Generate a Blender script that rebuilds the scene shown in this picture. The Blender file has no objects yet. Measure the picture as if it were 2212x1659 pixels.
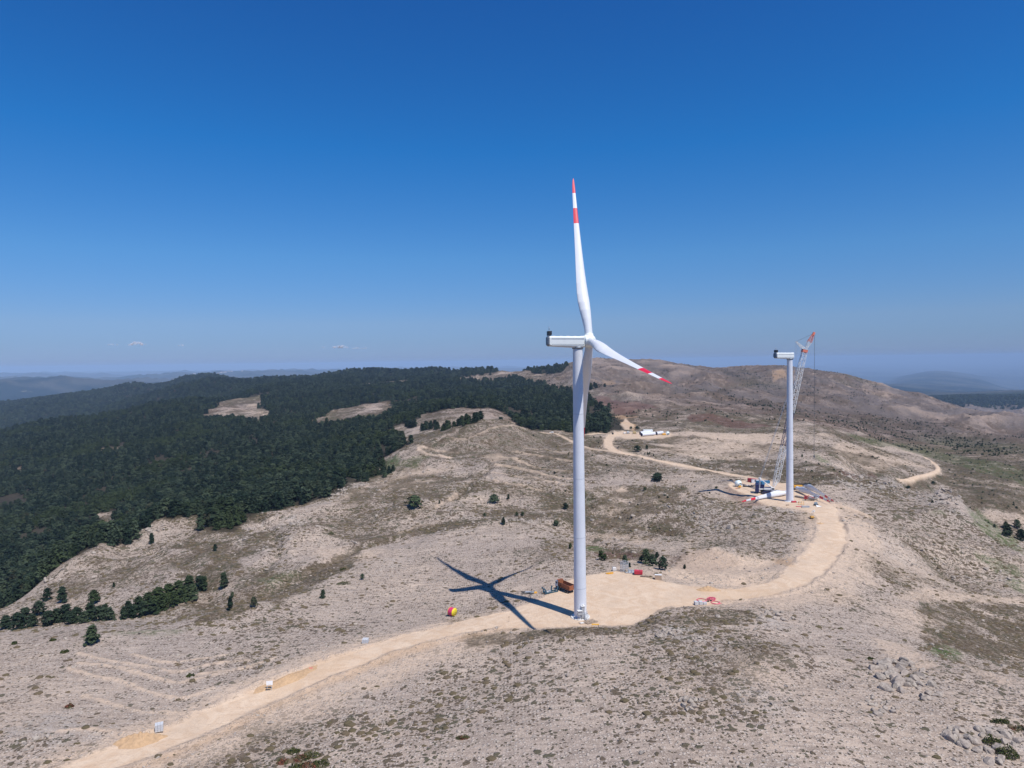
import bpy, math, random
import numpy as np
from mathutils import Vector, Matrix
R = math.radians
random.seed(7); rng = np.random.default_rng(7)
SC = bpy.context.scene; COL = SC.collection

# ---------------------------------------------------------------- camera
CAMZ = 87.0; FOC = 1500.0; PITCH = R(1.89); ROLL = R(0.75); PW, PH = 2212.0, 1659.0
Fv = Vector((0, math.cos(PITCH), -math.sin(PITCH))); Uv = Vector((0, math.sin(PITCH), math.cos(PITCH))); Rv = Vector((1, 0, 0))
cr, sr = math.cos(ROLL), math.sin(ROLL)
cam_d = bpy.data.cameras.new('camera'); cam = bpy.data.objects.new('camera', cam_d); COL.objects.link(cam)
rt = Rv*cr - Uv*sr; up = Rv*sr + Uv*cr; bk = -Fv
cam.matrix_world = Matrix(((rt.x, up.x, bk.x, 0), (rt.y, up.y, bk.y, 0), (rt.z, up.z, bk.z, CAMZ), (0, 0, 0, 1)))
cam_d.sensor_fit = 'HORIZONTAL'; cam_d.sensor_width = 36.0; cam_d.lens = 36.0*FOC/PW
cam_d.clip_start = 0.5; cam_d.clip_end = 250000
SC.camera = cam
SC.view_settings.view_transform = 'Standard'; SC.view_settings.look = 'None'
SC.view_settings.exposure = 0.0; SC.view_settings.gamma = 1.0

# ---------------------------------------------------------------- sun and sky
SUN_EL = R(59.3); SHX, SHY = -0.64, 0.77            # direction the shadows fall
sh = Vector((SHX, SHY, 0)).normalized()
to_sun = Vector((-sh.x*math.cos(SUN_EL), -sh.y*math.cos(SUN_EL), math.sin(SUN_EL)))
sd = bpy.data.lights.new('sun', 'SUN'); sd.energy = 4.9; sd.angle = R(0.5); sd.color = (1.0, 0.95, 0.885)
so = bpy.data.objects.new('sun', sd); COL.objects.link(so); so.location = (0, 0, 300)
so.rotation_euler = (-to_sun).to_track_quat('-Z', 'Y').to_euler()
W = bpy.data.worlds.new('World'); SC.world = W; W.use_nodes = True
wn = W.node_tree; wn.nodes.clear()
def wnode(t, **k):
    n = wn.nodes.new(t)
    for a, b in k.items(): setattr(n, a, b)
    return n
sky = wnode('ShaderNodeTexSky'); sky.sky_type = 'NISHITA'; sky.sun_disc = False
sky.sun_elevation = SUN_EL; sky.sun_rotation = math.atan2(to_sun.x, to_sun.y); sky.altitude = 1500
sky.air_density = 1.0; sky.dust_density = 0.6; sky.ozone_density = 3.0
geo = wnode('ShaderNodeNewGeometry'); sep = wnode('ShaderNodeSeparateXYZ')
wn.links.new(geo.outputs['Incoming'], sep.inputs[0])
neg = wnode('ShaderNodeMath', operation='MULTIPLY'); neg.inputs[1].default_value = -1
wn.links.new(sep.outputs['Z'], neg.inputs[0])
ramp = wnode('ShaderNodeValToRGB')                    # air colour by height above the horizon
SKY_TINT = [(0.0, (0.34, 0.46, 0.90)), (0.03, (0.39, 0.52, 0.86)), (0.055, (0.46, 0.59, 0.88)), (0.145, (0.39, 0.74, 1.07)),
            (0.287, (0.165, 0.755, 1.27)), (0.46, (0.16, 0.67, 1.28)), (1.0, (0.35, 0.75, 1.2))]
el = ramp.color_ramp.elements
while len(el) > 1: el.remove(el[-1])
el[0].position = SKY_TINT[0][0]; el[0].color = (*SKY_TINT[0][1], 1)
for p_, c_ in SKY_TINT[1:]:
    e_ = el.new(p_); e_.color = (*c_, 1)
wn.links.new(neg.outputs[0], ramp.inputs[0])
mul = wnode('ShaderNodeMix', data_type='RGBA', blend_type='MULTIPLY'); mul.inputs[0].default_value = 1.0
wn.links.new(sky.outputs[0], mul.inputs[6]); wn.links.new(ramp.outputs[0], mul.inputs[7])
bg = wnode('ShaderNodeBackground'); bg.inputs[1].default_value = 0.10
wo = wnode('ShaderNodeOutputWorld')
wn.links.new(mul.outputs[2], bg.inputs[0]); wn.links.new(bg.outputs[0], wo.inputs[0])

# ---------------------------------------------------------------- helpers
def ray(px, py):
    X = px - PW/2; Y = py - PH/2
    u = X*cr - Y*sr; w = X*sr + Y*cr
    d = Rv*(u/FOC) + Uv*(-w/FOC) + Fv
    return d.x/d.y, d.z/d.y
def tag(o, label=None, cat=None, group=None, kind=None):
    if label: o['label'] = label
    if cat: o['category'] = cat
    if group: o['group'] = group
    if kind: o['kind'] = kind
    return o
def empty(name, loc, rz=0):
    o = bpy.data.objects.new(name, None); COL.objects.link(o)
    o.location = loc; o.rotation_euler = (0, 0, rz); o.empty_display_size = 0.3
    return o
def thing(name, label, cat, loc, rz=0, group=None):
    return tag(empty(name, loc, rz), label, cat, group)

def smooth(a, b, x):
    t = np.clip((x-a)/(b-a), 0, 1); return t*t*(3-2*t)
def hash2(ix, iy, seed):
    h = (ix.astype(np.int64)*374761393 + iy.astype(np.int64)*668265263 + seed*1442695041) & 0xffffffff
    h = ((h ^ (h >> 13))*1274126177) & 0xffffffff
    h = h ^ (h >> 16)
    return (h & 0xffffff)/float(0xffffff)
def vnoise(x, y, seed=0):
    ix = np.floor(x); iy = np.floor(y); fx = x-ix; fy = y-iy
    fx = fx*fx*fx*(fx*(fx*6-15)+10); fy = fy*fy*fy*(fy*(fy*6-15)+10)
    a = hash2(ix, iy, seed); b = hash2(ix+1, iy, seed); c = hash2(ix, iy+1, seed); d = hash2(ix+1, iy+1, seed)
    return (a*(1-fx)+b*fx)*(1-fy) + (c*(1-fx)+d*fx)*fy
def fbm(x, y, lam, octv=4, seed=0, gain=0.5):
    s = 0; amp = 1; tot = 0; f = 1/lam
    for o in range(octv):
        a = 0.6*o+0.3; ca, sa = math.cos(a), math.sin(a)
        s = s + amp*(vnoise((x*ca-y*sa)*f+17.3*o, (x*sa+y*ca)*f-9.1*o, seed+o)*2-1)
        tot += amp; amp *= gain; f *= 2.03
    return s/tot
def ridged(x, y, lam, octv=4, seed=0):
    s = 0; amp = 1; tot = 0; f = 1/lam
    for o in range(octv):
        a = 0.7*o+0.2; ca, sa = math.cos(a), math.sin(a)
        n = 1-np.abs(vnoise((x*ca-y*sa)*f+7.3*o, (x*sa+y*ca)*f-4.1*o, seed+o)*2-1)
        s = s+amp*n*n; tot += amp; amp *= 0.5; f *= 2.05
    return s/tot

# ---------------------------------------------------------------- terrain control lines
# each line: (picture column, distance, v): v>=500 picture row of that point, v<500 its height in metres
L = [
 [(-600,25,4),(2800,25,4)],
 [(-600,90,3),(600,90,4),(1106,90,6),(1700,90,8),(2212,90,5),(2800,90,3)],
 [(-600,140,0),(0,140,0.5),(600,140,1.5),(1106,140,5),(1400,140,7),(1700,140,8),(2000,140,6),(2212,140,5),(2800,140,1)],
 [(-600,160,1),(0,160,0.5),(300,158,0),(600,180,-1.5),(900,202,-0.8),(1100,216,0.4),(1160,215,1362),(1250,214,1357),(1330,214,1355),(1376,216,1354),(1400,221,1339),(1454,231,1312),(1584,237,1307),(1700,244,1297),(1800,226,1340),(1890,206,1385),(2060,190,1432),(2212,178,1470),(2500,165,1530),(2800,165,0)],
 [(-600,180,-1),(0,180,-1),(300,176,-1),(600,192,-1),(900,213,-0.6),(1100,225,0),(1160,222,0),(1250,220.5,0),(1376,223,0),(1400,229,0),(1454,238,-0.2),(1584,245,-0.5),(1700,252,0.3),(1800,246,-1),(1890,224,-2),(2060,210,-6),(2212,200,-9),(2500,190,-14),(2800,190,-16)],
 [(-600,220,-7),(0,225,-5),(200,226,-3),(500,232,-3),(800,258,-5.5),(1000,268,-4.2),(1100,270,-2.4),(1200,272,-0.5),(1300,282,0),(1350,286,0),(1450,281,0),(1550,276,0),(1700,280,0),(1800,290,-1),(1900,288,-7),(2060,278,-15),(2212,270,-20),(2500,262,-28),(2800,262,-32)],
 [(-600,238,-8),(-300,240,1386),(0,242,1376),(222,242,1357),(326,242,1357),(417,243,1341),(495,248,1318),(577,258,1302),(700,294,1255),(800,318,1215),(900,352,1175),(1000,382,1145),(1100,390,1135),(1180,386,1135),(1260,334,1186),(1350,308,1214),(1450,302,-3.2),(1550,300,-4),(1650,300,-3.6),(1720,304,-0.6),(1800,322,1180),(1860,318,-2),(1920,312,-8),(2060,306,-17),(2212,305,1300),(2500,305,-32),(2800,305,-36)],
 [(-600,282,-26),(0,286,-21),(222,284,-17),(417,284,-15),(577,292,-12),(700,312,-10),(800,336,-8),(900,374,-9),(1000,404,-10),(1100,412,-10),(1180,410,-10),(1260,362,-7),(1350,335,-5),(1450,330,-4.5),(1550,328,-4),(1650,330,-3),(1750,342,-1),(1800,350,-1),(1900,345,-9),(2060,340,-20),(2212,340,-26),(2500,340,-36),(2800,340,-38)],
 [(-600,310,-30),(0,312,-23),(222,332,-19),(417,350,-13.5),(577,370,-10),(700,392,-8),(800,414,-8),(900,430,-8.5),(1000,442,-9),(1100,452,-9.5),(1180,452,-9.5),(1260,430,-9),(1350,420,-9),(1450,410,-7),(1550,398,-4.5),(1620,398,-2.5),(1700,402,-1.5),(1760,405,-1),(1800,405,-1.5),(1900,410,-5),(2044,408,-11),(2142,385,-19),(2212,370,-24),(2500,360,-38),(2800,360,-42)],
 [(-600,322,-34),(-300,325,1400),(0,332,1316),(43,337,1296),(131,365,1228),(180,385,1195),(272,410,1175),(360,440,1129),(426,450,1123),(540,480,1100),(655,510,1083),(725,545,1054),(823,590,1028),(872,640,1000),(950,650,985),(1055,660,980),(1170,650,985),(1260,590,1000),(1350,590,-1),(1450,560,1018),(1550,500,-1.9),(1600,492,-2),(1706,440,-2.2),(1760,440,-2.2),(1815,500,1040),(1864,520,1031),(1962,480,1057),(2044,450,1064),(2142,420,1139),(2212,400,1172),(2500,370,1320),(2800,370,-46)],
 [(-600,430,-74),(0,430,-62),(180,480,-50),(272,505,-45),(360,535,-36),(426,550,-32),(540,560,1088),(655,590,1064),(725,620,1040),(823,660,1013),(872,720,965),(950,745,935),(1055,765,906),(1120,785,920),(1170,805,933),(1260,760,955),(1350,775,950),(1450,720,965),(1550,600,1005),(1640,580,1010),(1706,560,1013),(1815,590,1000),(1864,640,-25),(1962,620,-45),(2044,600,-55),(2142,560,-62),(2212,540,-68),(2500,520,-76),(2800,520,-80)],
 [(-600,650,-96),(0,730,1150),(180,760,1100),(360,780,1060),(540,790,1030),(725,800,1000),(823,860,960),(888,880,935),(950,850,925),(1055,855,-1),(1120,865,-3),(1170,872,934),(1260,880,930),(1350,860,936),(1410,840,937),(1500,900,925),(1640,880,930),(1706,850,935),(1800,800,950),(1850,720,985),(1913,700,1003),(1990,690,1027),(2044,690,1045),(2142,700,1050),(2212,700,1060),(2500,700,1080),(2800,700,-60)],
 [(-600,1000,-105),(0,1050,1050),(180,1050,1020),(360,1100,980),(540,1150,950),(725,1200,925),(823,1200,905),(888,1150,900),(1000,1150,885),(1055,1150,885),(1120,1150,905),(1170,1150,910),(1260,1150,905),(1350,1100,905),(1500,1200,890),(1640,1150,900),(1706,1100,905),(1800,1050,920),(1913,1000,960),(2044,1000,985),(2142,1000,985),(2212,1000,990),(2500,1000,1000),(2800,1000,-66)],
 [(-600,1800,-110),(0,1800,938),(68,1850,922),(180,1900,905),(272,1950,895),(360,2000,873),(440,2000,867),(540,1950,866),(725,1900,860),(823,1900,850),(1000,1900,845),(1120,1900,840),(1200,1700,850),(1260,1700,855),(1350,1600,860),(1500,1700,860),(1640,1700,865),(1800,1600,885),(1913,1600,905),(2044,1600,920),(2142,1600,925),(2212,1600,925),(2500,1600,930),(2800,1600,-90)],
 [(-600,2500,-230),(0,2500,-215),(180,2500,-190),(300,2600,-160),(400,2600,-110),(480,2500,-75),(540,2500,846),(655,2500,834),(725,2500,832),(823,2500,828),(934,2500,825),(1022,2300,829),(1137,2300,824),(1229,2200,818),(1300,2100,822),(1400,2100,833),(1505,2100,838),(1620,2100,838),(1723,2100,844),(1850,2100,860),(1978,2100,883),(2077,2100,900),(2212,2100,911),(2500,2100,920),(2800,2100,-120)],
 [(-600,3400,-260),(0,3300,-190),(180,3300,-150),(289,3400,862),(350,3400,849),(408,3300,834),(460,3300,828),(540,3200,830),(655,3100,824),(744,2850,818),(823,2700,822),(934,2650,818),(1022,2450,822),(1137,2420,820),(1229,2320,812),(1300,2220,815),(1400,2220,826),(1505,2220,832),(1620,2220,832),(1723,2220,838),(1850,2220,858),(1978,2220,882),(2077,2220,900),(2212,2220,911),(2500,2220,920),(2800,2220,-130)],
 [(-600,3700,-240),(0,3700,-150),(180,3700,-125),(289,3800,-130),(408,3900,-110),(480,3900,-80),(560,3700,-50),(655,3450,-20),(744,3150,5),(810,3100,15),(934,2950,12),(973,2900,8),(1022,2700,13),(1137,2600,25),(1229,2450,35),(1300,2400,42),(1450,2400,25),(1620,2400,25),(1723,2400,10),(1850,2400,-25),(1978,2400,-75),(2077,2400,-110),(2212,2400,-130),(2500,2400,-160),(2800,2400,-180)],
 [(-600,4400,-260),(-300,4400,896),(0,4400,876),(102,4400,864),(187,4400,854),(238,4400,846),(272,4400,836),(333,4400,837),(380,4700,823),(410,4900,815),(459,4900,812),(508,4600,821),(557,4200,823),(655,3800,820),(711,3400,814),(744,3400,808),(810,3400,804),(888,3400,810),(934,3400,805),(973,3300,808),(1022,3100,803),(1072,3000,804),(1137,2900,800),(1186,2800,793),(1229,2700,786),(1279,2700,779),(1353,2700,780),(1379,2700,781),(1436,2700,785),(1450,2700,789),(1505,2700,792),(1552,2700,795),(1618,2700,791),(1683,2700,788),(1723,2700,795),(1782,2700,798),(1880,2700,821),(1978,2700,852),(2077,2700,880),(2142,2700,893),(2212,2700,900),(2500,2700,930),(2800,2700,-200)],
 [(-600,7000,-320),(0,6900,-320),(450,6500,-310),(600,5800,-300),(1106,4400,-250),(1800,4000,-330),(2000,4200,-350),(2500,4200,-350),(2800,4200,-350)],
 [(-600,9000,-300),(1106,8600,-300),(1900,5800,-330),(2020,6000,864),(2100,6000,861),(2160,6000,863),(2212,6000,861),(2400,6000,858),(2800,6000,-220)],
 [(-600,14000,-330),(1106,14000,-330),(1800,14000,-480),(2200,13000,-620),(2800,13000,-620)],
 [(-600,24000,-360),(1106,24000,-360),(1800,24000,-800),(1880,24500,840),(1950,25000,814),(2020,26000,802),(2100,26000,811),(2200,25000,835),(2300,25000,-900),(2800,25000,-900)],
 [(-600,36000,-420),(1106,36000,-420),(1800,36000,-900),(2800,36000,-1000)],
 [(-600,120000,-720),(1106,120000,-720),(2800,120000,-1000)],
]
UMAX = 0.95; NU = 1500
US = np.linspace(-UMAX, UMAX, NU)
def grow(a, b, r): return np.exp(np.arange(math.log(a), math.log(b), r))
YS = np.concatenate([grow(25, 120, 0.03), grow(120, 650, 0.0030), grow(650, 6500, 0.0052), grow(6500, 120000, 0.017), [120000]])
NY = len(YS)
def pchip_slopes(x, y):                                # along axis 0, arrays [K,...]
    h = np.diff(x, axis=0); d = np.diff(y, axis=0)/h
    m = np.zeros_like(y)
    w1 = 2*h[1:]+h[:-1]; w2 = h[1:]+2*h[:-1]
    same = (d[1:]*d[:-1]) > 0
    with np.errstate(divide='ignore', invalid='ignore'):
        mm = (w1+w2)/(w1/d[:-1]+w2/d[1:])
    m[1:-1] = np.where(same, mm, 0); m[0] = d[0]; m[-1] = d[-1]
    return m
def pchip1(x, y, xs):
    x = np.array(x, float); y = np.array(y, float)
    if len(x) == 2: return np.interp(xs, x, y)
    m = pchip_slopes(x, y); xs = np.clip(xs, x[0], x[-1])
    i = np.clip(np.searchsorted(x, xs)-1, 0, len(x)-2)
    h = x[i+1]-x[i]; t = (xs-x[i])/h
    return y[i]*(1+2*t)*(1-t)**2 + m[i]*h*t*(1-t)**2 + y[i+1]*t*t*(3-2*t) + m[i+1]*h*t*t*(t-1)
KY = []; KZ = []
for line in L:
    uu = []; yy = []; zz = []
    for (px, Y, v) in line:
        if v >= 500:
            u, t = ray(px, v); z = CAMZ+t*Y
        else:
            z = v; py = 780+(CAMZ-z)/Y*FOC
            u, t = ray(px, py)
        uu.append(u); yy.append(math.log(Y)); zz.append(z)
    KY.append(pchip1(uu, yy, US)); KZ.append(pchip1(uu, zz, US))
KY = np.array(KY); KZ = np.array(KZ)
for k in range(1, len(KY)): KY[k] = np.maximum(KY[k], KY[k-1]+0.012)
KM = pchip_slopes(KY, KZ)
Z = np.zeros((NY, NU)); cols = np.arange(NU)
for j, Yv in enumerate(YS):
    ly = math.log(Yv)
    i = np.clip((KY <= ly).sum(0)-1, 0, len(KY)-2)
    x0 = KY[i, cols]; x1 = KY[i+1, cols]; h = x1-x0; t = np.clip((ly-x0)/h, 0, 1)
    Z[j] = (KZ[i, cols]*(1+2*t)*(1-t)**2 + KM[i, cols]*h*t*(1-t)**2 + KZ[i+1, cols]*t*t*(3-2*t) + KM[i+1, cols]*h*t*t*(t-1))
def blur(a, n, axis):
    k = np.ones(2*n+1)/(2*n+1)
    p = np.pad(a, [(n, n) if ax == axis else (0, 0) for ax in range(2)], mode='edge')
    c = np.cumsum(p, axis=axis); c = np.insert(c, 0, 0, axis=axis)
    return (np.take(c, range(2*n+1, c.shape[axis]), axis=axis)-np.take(c, range(0, c.shape[axis]-2*n-1), axis=axis))/(2*n+1)
for _ in range(2): Z = blur(Z, 9, 1)
for _ in range(2): Z = blur(Z, 2, 0)
XX = US[None, :]*YS[:, None]; YY = np.repeat(YS[:, None], NU, 1)
LYS = np.log(YS)
def tz(x, y):                                          # terrain height at world point (bilinear)
    x = np.asarray(x, float); y = np.asarray(y, float)
    j = np.interp(np.log(np.maximum(y, YS[0])), LYS, np.arange(NY)); u = (x/y+UMAX)/(2*UMAX)*(NU-1)
    j = np.clip(j, 0, NY-1.001); u = np.clip(u, 0, NU-1.001)
    j0 = j.astype(int); i0 = u.astype(int); fj = j-j0; fi = u-i0
    return (Z[j0, i0]*(1-fi)+Z[j0, i0+1]*fi)*(1-fj)+(Z[j0+1, i0]*(1-fi)+Z[j0+1, i0+1]*fi)*fj
def GP(px, py, y0=60.0):                               # first ground point seen through a picture point
    u, t = ray(px, py)
    ui = np.clip((u+UMAX)/(2*UMAX)*(NU-1), 0, NU-1.001); i0 = int(ui); f = ui-i0
    zc = Z[:, i0]*(1-f)+Z[:, i0+1]*f
    dz = zc-(CAMZ+t*YS); ok = np.where((dz > 0) & (YS > y0))[0]
    if len(ok) == 0: return Vector((u*6500, 6500, float(tz(u*6500, 6500))))
    k = ok[0]
    if k == 0: Y = YS[0]
    else:
        a, b = dz[k-1], dz[k]; s = a/(a-b) if b != a else 0
        Y = YS[k-1]+(YS[k]-YS[k-1])*s
    return Vector((u*Y, Y, CAMZ+t*Y))
def at(px, py, Y):                                     # point at a known distance
    u, t = ray(px, py); return Vector((u*Y, Y, CAMZ+t*Y))
def onground(x, y, dz=0): return Vector((x, y, float(tz(x, y))+dz))

# ---------------------------------------------------------------- surface regions (turned into ground coordinates once)
def gpoly(pts): return [GP(a, b).xy for a, b in pts]
def window(P, m):
    xs = [p[0] for p in P]; ys = [p[1] for p in P]
    j0 = max(0, np.searchsorted(YS, min(ys)-m)-1); j1 = min(NY, np.searchsorted(YS, max(ys)+m)+1)
    yy0 = max(YS[j0], 1); yy1 = YS[j1-1]
    lo = min((min(xs)-m)/yy0, (min(xs)-m)/yy1); hi = max((max(xs)+m)/yy0, (max(xs)+m)/yy1)
    i0 = int(np.clip((lo+UMAX)/(2*UMAX)*(NU-1), 0, NU-1)); i1 = int(np.clip((hi+UMAX)/(2*UMAX)*(NU-1)+2, 1, NU))
    return slice(j0, j1), slice(i0, i1)
def segdist(x, y, a, b):
    ax, ay = a; bx, by = b; dx, dy = bx-ax, by-ay; l2 = dx*dx+dy*dy+1e-9
    t = np.clip(((x-ax)*dx+(y-ay)*dy)/l2, 0, 1)
    return np.hypot(x-ax-t*dx, y-ay-t*dy)
def poly_mask(A, P, soft=2.0, rough=0.0, lam=12.0, val=1.0, sub=False):
    w = window(P, soft+rough*1.5+1); x = XX[w]; y = YY[w]
    if x.size == 0: return
    ins = np.zeros(x.shape, bool); d = np.full(x.shape, 1e9)
    for k in range(len(P)):
        a = P[k]; b = P[(k+1) % len(P)]
        d = np.minimum(d, segdist(x, y, a, b))
        if a[1] != b[1]:
            c = ((a[1] > y) != (b[1] > y)) & (x < (b[0]-a[0])*(y-a[1])/(b[1]-a[1])+a[0])
            ins ^= c
    sd_ = np.where(ins, d, -d)
    if rough: sd_ = sd_+fbm(x, y, lam, 4, 77)*rough
    m = smooth(-soft, soft, sd_)*val
    A[w] = A[w]*(1-m) if sub else np.maximum(A[w], m)
def line_mask(A, P, half, soft=0.6, rough=0.3, lam=5.0, val=1.0):
    w = window(P, half+soft+rough+1); x = XX[w]; y = YY[w]
    if x.size == 0: return
    d = np.full(x.shape, 1e9)
    for k in range(len(P)-1):
        d = np.minimum(d, segdist(x, y, P[k], P[k+1]))
    s = half-d
    if rough: s = s+fbm(x, y, lam, 3, 33)*rough
    A[w] = np.maximum(A[w], smooth(-soft, soft, s)*val)
def spline(P, n=8):
    P = [Vector(p).to_2d() for p in P]; out = []
    for i in range(len(P)-1):
        p0 = P[max(i-1, 0)]; p1 = P[i]; p2 = P[i+1]; p3 = P[min(i+2, len(P)-1)]
        for k in range(n):
            t = k/n
            out.append(0.5*((2*p1)+(-p0+p2)*t+(2*p0-5*p1+4*p2-p3)*t*t+(-p0+3*p1-3*p2+p3)*t**3))
    out.append(P[-1]); return out
shape = (NY, NU)
road = np.zeros(shape); scrub = np.zeros(shape); green = np.zeros(shape); pale = np.zeros(shape)
rust = np.zeros(shape); forest = np.zeros(shape); rock = np.zeros(shape); ochre = np.zeros(shape); berm = np.zeros(shape)
main_road = spline(gpoly([(-100,1800),(80,1712),(190,1662),(290,1626),(391,1586),(470,1549),(548,1513),(620,1482),(688,1452),(755,1427),(818,1404),(885,1384),(949,1367),(1020,1352),(1085,1341)]))
line_mask(road, main_road, 5.2, 1.5, 1.5, 7)
line_mask(road, spline(gpoly([(1020,1350),(1085,1338),(1160,1322),(1230,1312)])), 6.5, 0.8, 0.8)
curve_road = spline(gpoly([(1520,1284),(1590,1283),(1651,1273),(1716,1250),(1765,1211),(1795,1172),(1798,1139),(1782,1106),(1765,1087)]))
line_mask(road, curve_road, 6.3, 1.5, 1.5, 7)
far_road = spline(gpoly([(1700,1052),(1640,1037),(1590,1027),(1540,1018),(1480,1006),(1420,995),(1370,984),(1332,975),(1314,962),(1316,950),(1325,940),(1345,937)]))
line_mask(road, far_road, 5.0, 1.0, 0.6)
line_mask(road, spline(gpoly([(1350,980),(1300,972),(1262,963),(1230,950),(1200,938),(1170,933.5)])), 3.0, 1, 0.5, val=0.8)
line_mask(road, spline(gpoly([(1340,938),(1300,937),(1268,941)])), 4, 1, 1, val=0.8)
line_mask(road, spline(gpoly([(1935,971),(1960,977),(1990,985),(2015,999),(2026,1012),(2010,1023),(1975,1032),(1945,1036)])), 2.8, 1.2, 0.6)
line_mask(road, spline(gpoly([(1790,1088),(1840,1097),(1876,1112)])), 2.5, 1, 0.5, val=0.7)
PAD1 = gpoly([(1080,1360),(1085,1328),(1150,1302),(1183,1284),(1200,1262),(1262,1243),(1305,1236.5),(1342,1231),(1373,1240),(1428,1253),(1500,1268),(1560,1272),(1565,1297),(1500,1309),(1454,1311.5),(1423,1322),(1397,1337),(1370,1350),(1300,1353),(1240,1355),(1160,1358)])
poly_mask(road, PAD1, 1.4, 1.7, 9)
PAD2 = gpoly([(1575,1048),(1590,1038),(1640,1040),(1700,1044),(1745,1054),(1800,1090),(1812,1104),(1760,1114),(1735,1101),(1700,1096),(1660,1092),(1640,1085),(1612,1068),(1582,1057)])
poly_mask(road, PAD2, 1.2, 1.0, 7)
PAD3 = gpoly([(1322,937),(1345,931),(1400,934),(1452,936),(1450,942),(1400,948),(1350,947)])
poly_mask(road, PAD3, 3, 2, 15, val=0.9)
poly_mask(road, gpoly([(1490,1303),(1500,1294),(1545,1290),(1562,1300),(1550,1310),(1500,1310)]), 1, 0.6, 5, val=0.55)
poly_mask(road, gpoly([(1340,915),(1352,905),(1372,918),(1366,926),(1350,928)]), 2, 1, 10, val=0.9)
# flatten the graded ground, cut a ditch and a low berm at the edges of the roads
base = blur(blur(Z, 6, 0), 10, 1)
rn = 1-road
# natural relief
d = fbm(XX, YY, 60, 3, 1)*0.7 + fbm(XX, YY, 12, 3, 2)*0.32
near = YS[:, None] < 900
d = d + np.where(near, fbm(XX, YY, 3.7, 2, 3)*0.10, 0)
d = d + fbm(XX, YY, 130, 3, 5)*2.2*smooth(380, 800, YY)
far = smooth(850, 1700, YY)*(1-smooth(5200, 6500, YY)); crest = np.exp(-((YY-2700)/260.0)**2)*0.6
gul = ridged(XX, YY, 420, 5, 6); gul2 = ridged(XX, YY, 520, 5, 8); gul3 = ridged(XX, YY, 90, 3, 9)
d = d + (gul-0.45)*74*far*(1-crest)*smooth(-0.12, 0.12, XX/YY)
d = d + (gul2-0.45)*34*far*(1-crest)*(1-smooth(-0.12, 0.12, XX/YY))
d = d + (gul3-0.45)*(3.2*smooth(285, 420, YY)+3.5*smooth(500, 900, YY))*(1-smooth(5200, 6500, YY))
dist = smooth(6400, 9000, YY)
d = d + dist*np.maximum(ridged(XX, YY, 6500, 5, 11)-0.40, -0.05)*560*(1-0.3*smooth(30000, 110000, YY))*(1-0.75*smooth(0.45, 0.55, XX/YY))
d = d + (ridged(XX, YY, 26, 3, 14)-0.45)*1.6*smooth(235, 330, YY)
nr = np.zeros(shape)
for P_ in (far_road, curve_road, main_road): line_mask(nr, P_, 14, 10, 0)
poly_mask(nr, PAD1, 14, 0); poly_mask(nr, PAD2, 14, 0)
d = d + (gul3-0.45)*4.5*smooth(300, 400, YY)*(1-smooth(560, 900, YY))*(1-nr)
def mound(px, py, rx, ry, h):
    global d
    p = GP(px, py); d = d + h*np.exp(-(((XX-p.x)/rx)**2+((YY-p.y)/ry)**2))
mound(1555, 1208, 16, 11, 5.5); mound(1610, 1250, 12, 9, -3.5); mound(1500, 1240, 10, 9, -2.0); mound(1640, 1180, 14, 14, 2.5)
mound(1450, 1120, 26, 20, 5.0); mound(1330, 1100, 20, 26, -5.0); mound(1560, 1120, 22, 16, 3.0); mound(900, 1110, 30, 22, 4.0); mound(620, 1150, 24, 20, 5.0)
mound(760, 1110, 22, 26, -4.0); mound(1130, 1050, 34, 30, 5.0); mound(1920, 1180, 20, 16, 3.5); mound(2030, 1230, 16, 14, -3.0); mound(1700, 1420, 12, 8, 1.8); mound(1480, 1500, 9, 6, 1.2)
gl = np.zeros(shape)
for P_, hw in (([(1235,1135),(1290,1160),(1330,1180),(1345,1200)], 2.5), ([(560,1290),(650,1240),(720,1205),(780,1180),(860,1163)], 4), ([(330,1185),(400,1215),(440,1260),(450,1300)], 4),
               ([(1240,1060),(1290,1100),(1350,1130),(1450,1150)], 3.5), ([(560,1120),(600,1180),(560,1230)], 3), ([(1900,1150),(2000,1200),(2100,1270)], 3), ([(940,1110),(970,1085),(1010,1060),(1060,1010)], 3)):
    line_mask(gl, spline(gpoly(P_)), hw, 5, 2.5, 10)
d = d - gl*2.6
Z = Z*(1-0) + d*(1-road*0.97)
capz = CAMZ-(0.0045+0.0075*smooth(-0.05, 0.08, XX/YY))*YY; Z = np.where(YY > 9000, np.minimum(Z, np.where(XX/YY > 0.45, 1e9, capz)), Z)
ring = np.zeros(shape)
for P_, hw in ((main_road, 6.4), (curve_road, 7.6), (far_road, 6.2)):
    line_mask(ring, P_, hw+0.9, 0.8, 0.5)
ring = ring*(1-smooth(0.05, 0.5, road))
Z = Z + ring*(0.35+0.5*fbm(XX, YY, 3, 3, 21))
def r4(pts): return gpoly([(a*.2608, b*.2608+1226.4) for a, b in pts])
for P_ in ([(650,710),(860,760),(1100,800),(1280,830),(1480,862),(1700,810),(2050,770)],
           [(650,790),(1000,830),(1200,890),(1440,950),(1550,942),(1850,870),(2080,825)],
           [(570,830),(780,900),(1000,940),(1200,1020),(1440,1080),(1600,1060),(1760,1000)],
           [(700,1060),(900,1120),(1150,1190),(1350,1195),(1600,1190)],
           [(1100,720),(1300,775),(1480,780),(1700,750),(1880,720)],
           [(1650,880),(1900,850),(2150,790),(2300,740)],
           [(500,1350),(700,1335),(950,1360),(1150,1370),(1300,1340)]):
    line_mask(berm, spline(r4(P_)), 0.75, 0.7, 0.7, 3)
def r2(pts): return gpoly([(a*.3276+613, b*.3276+752.6) for a, b in pts])
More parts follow.
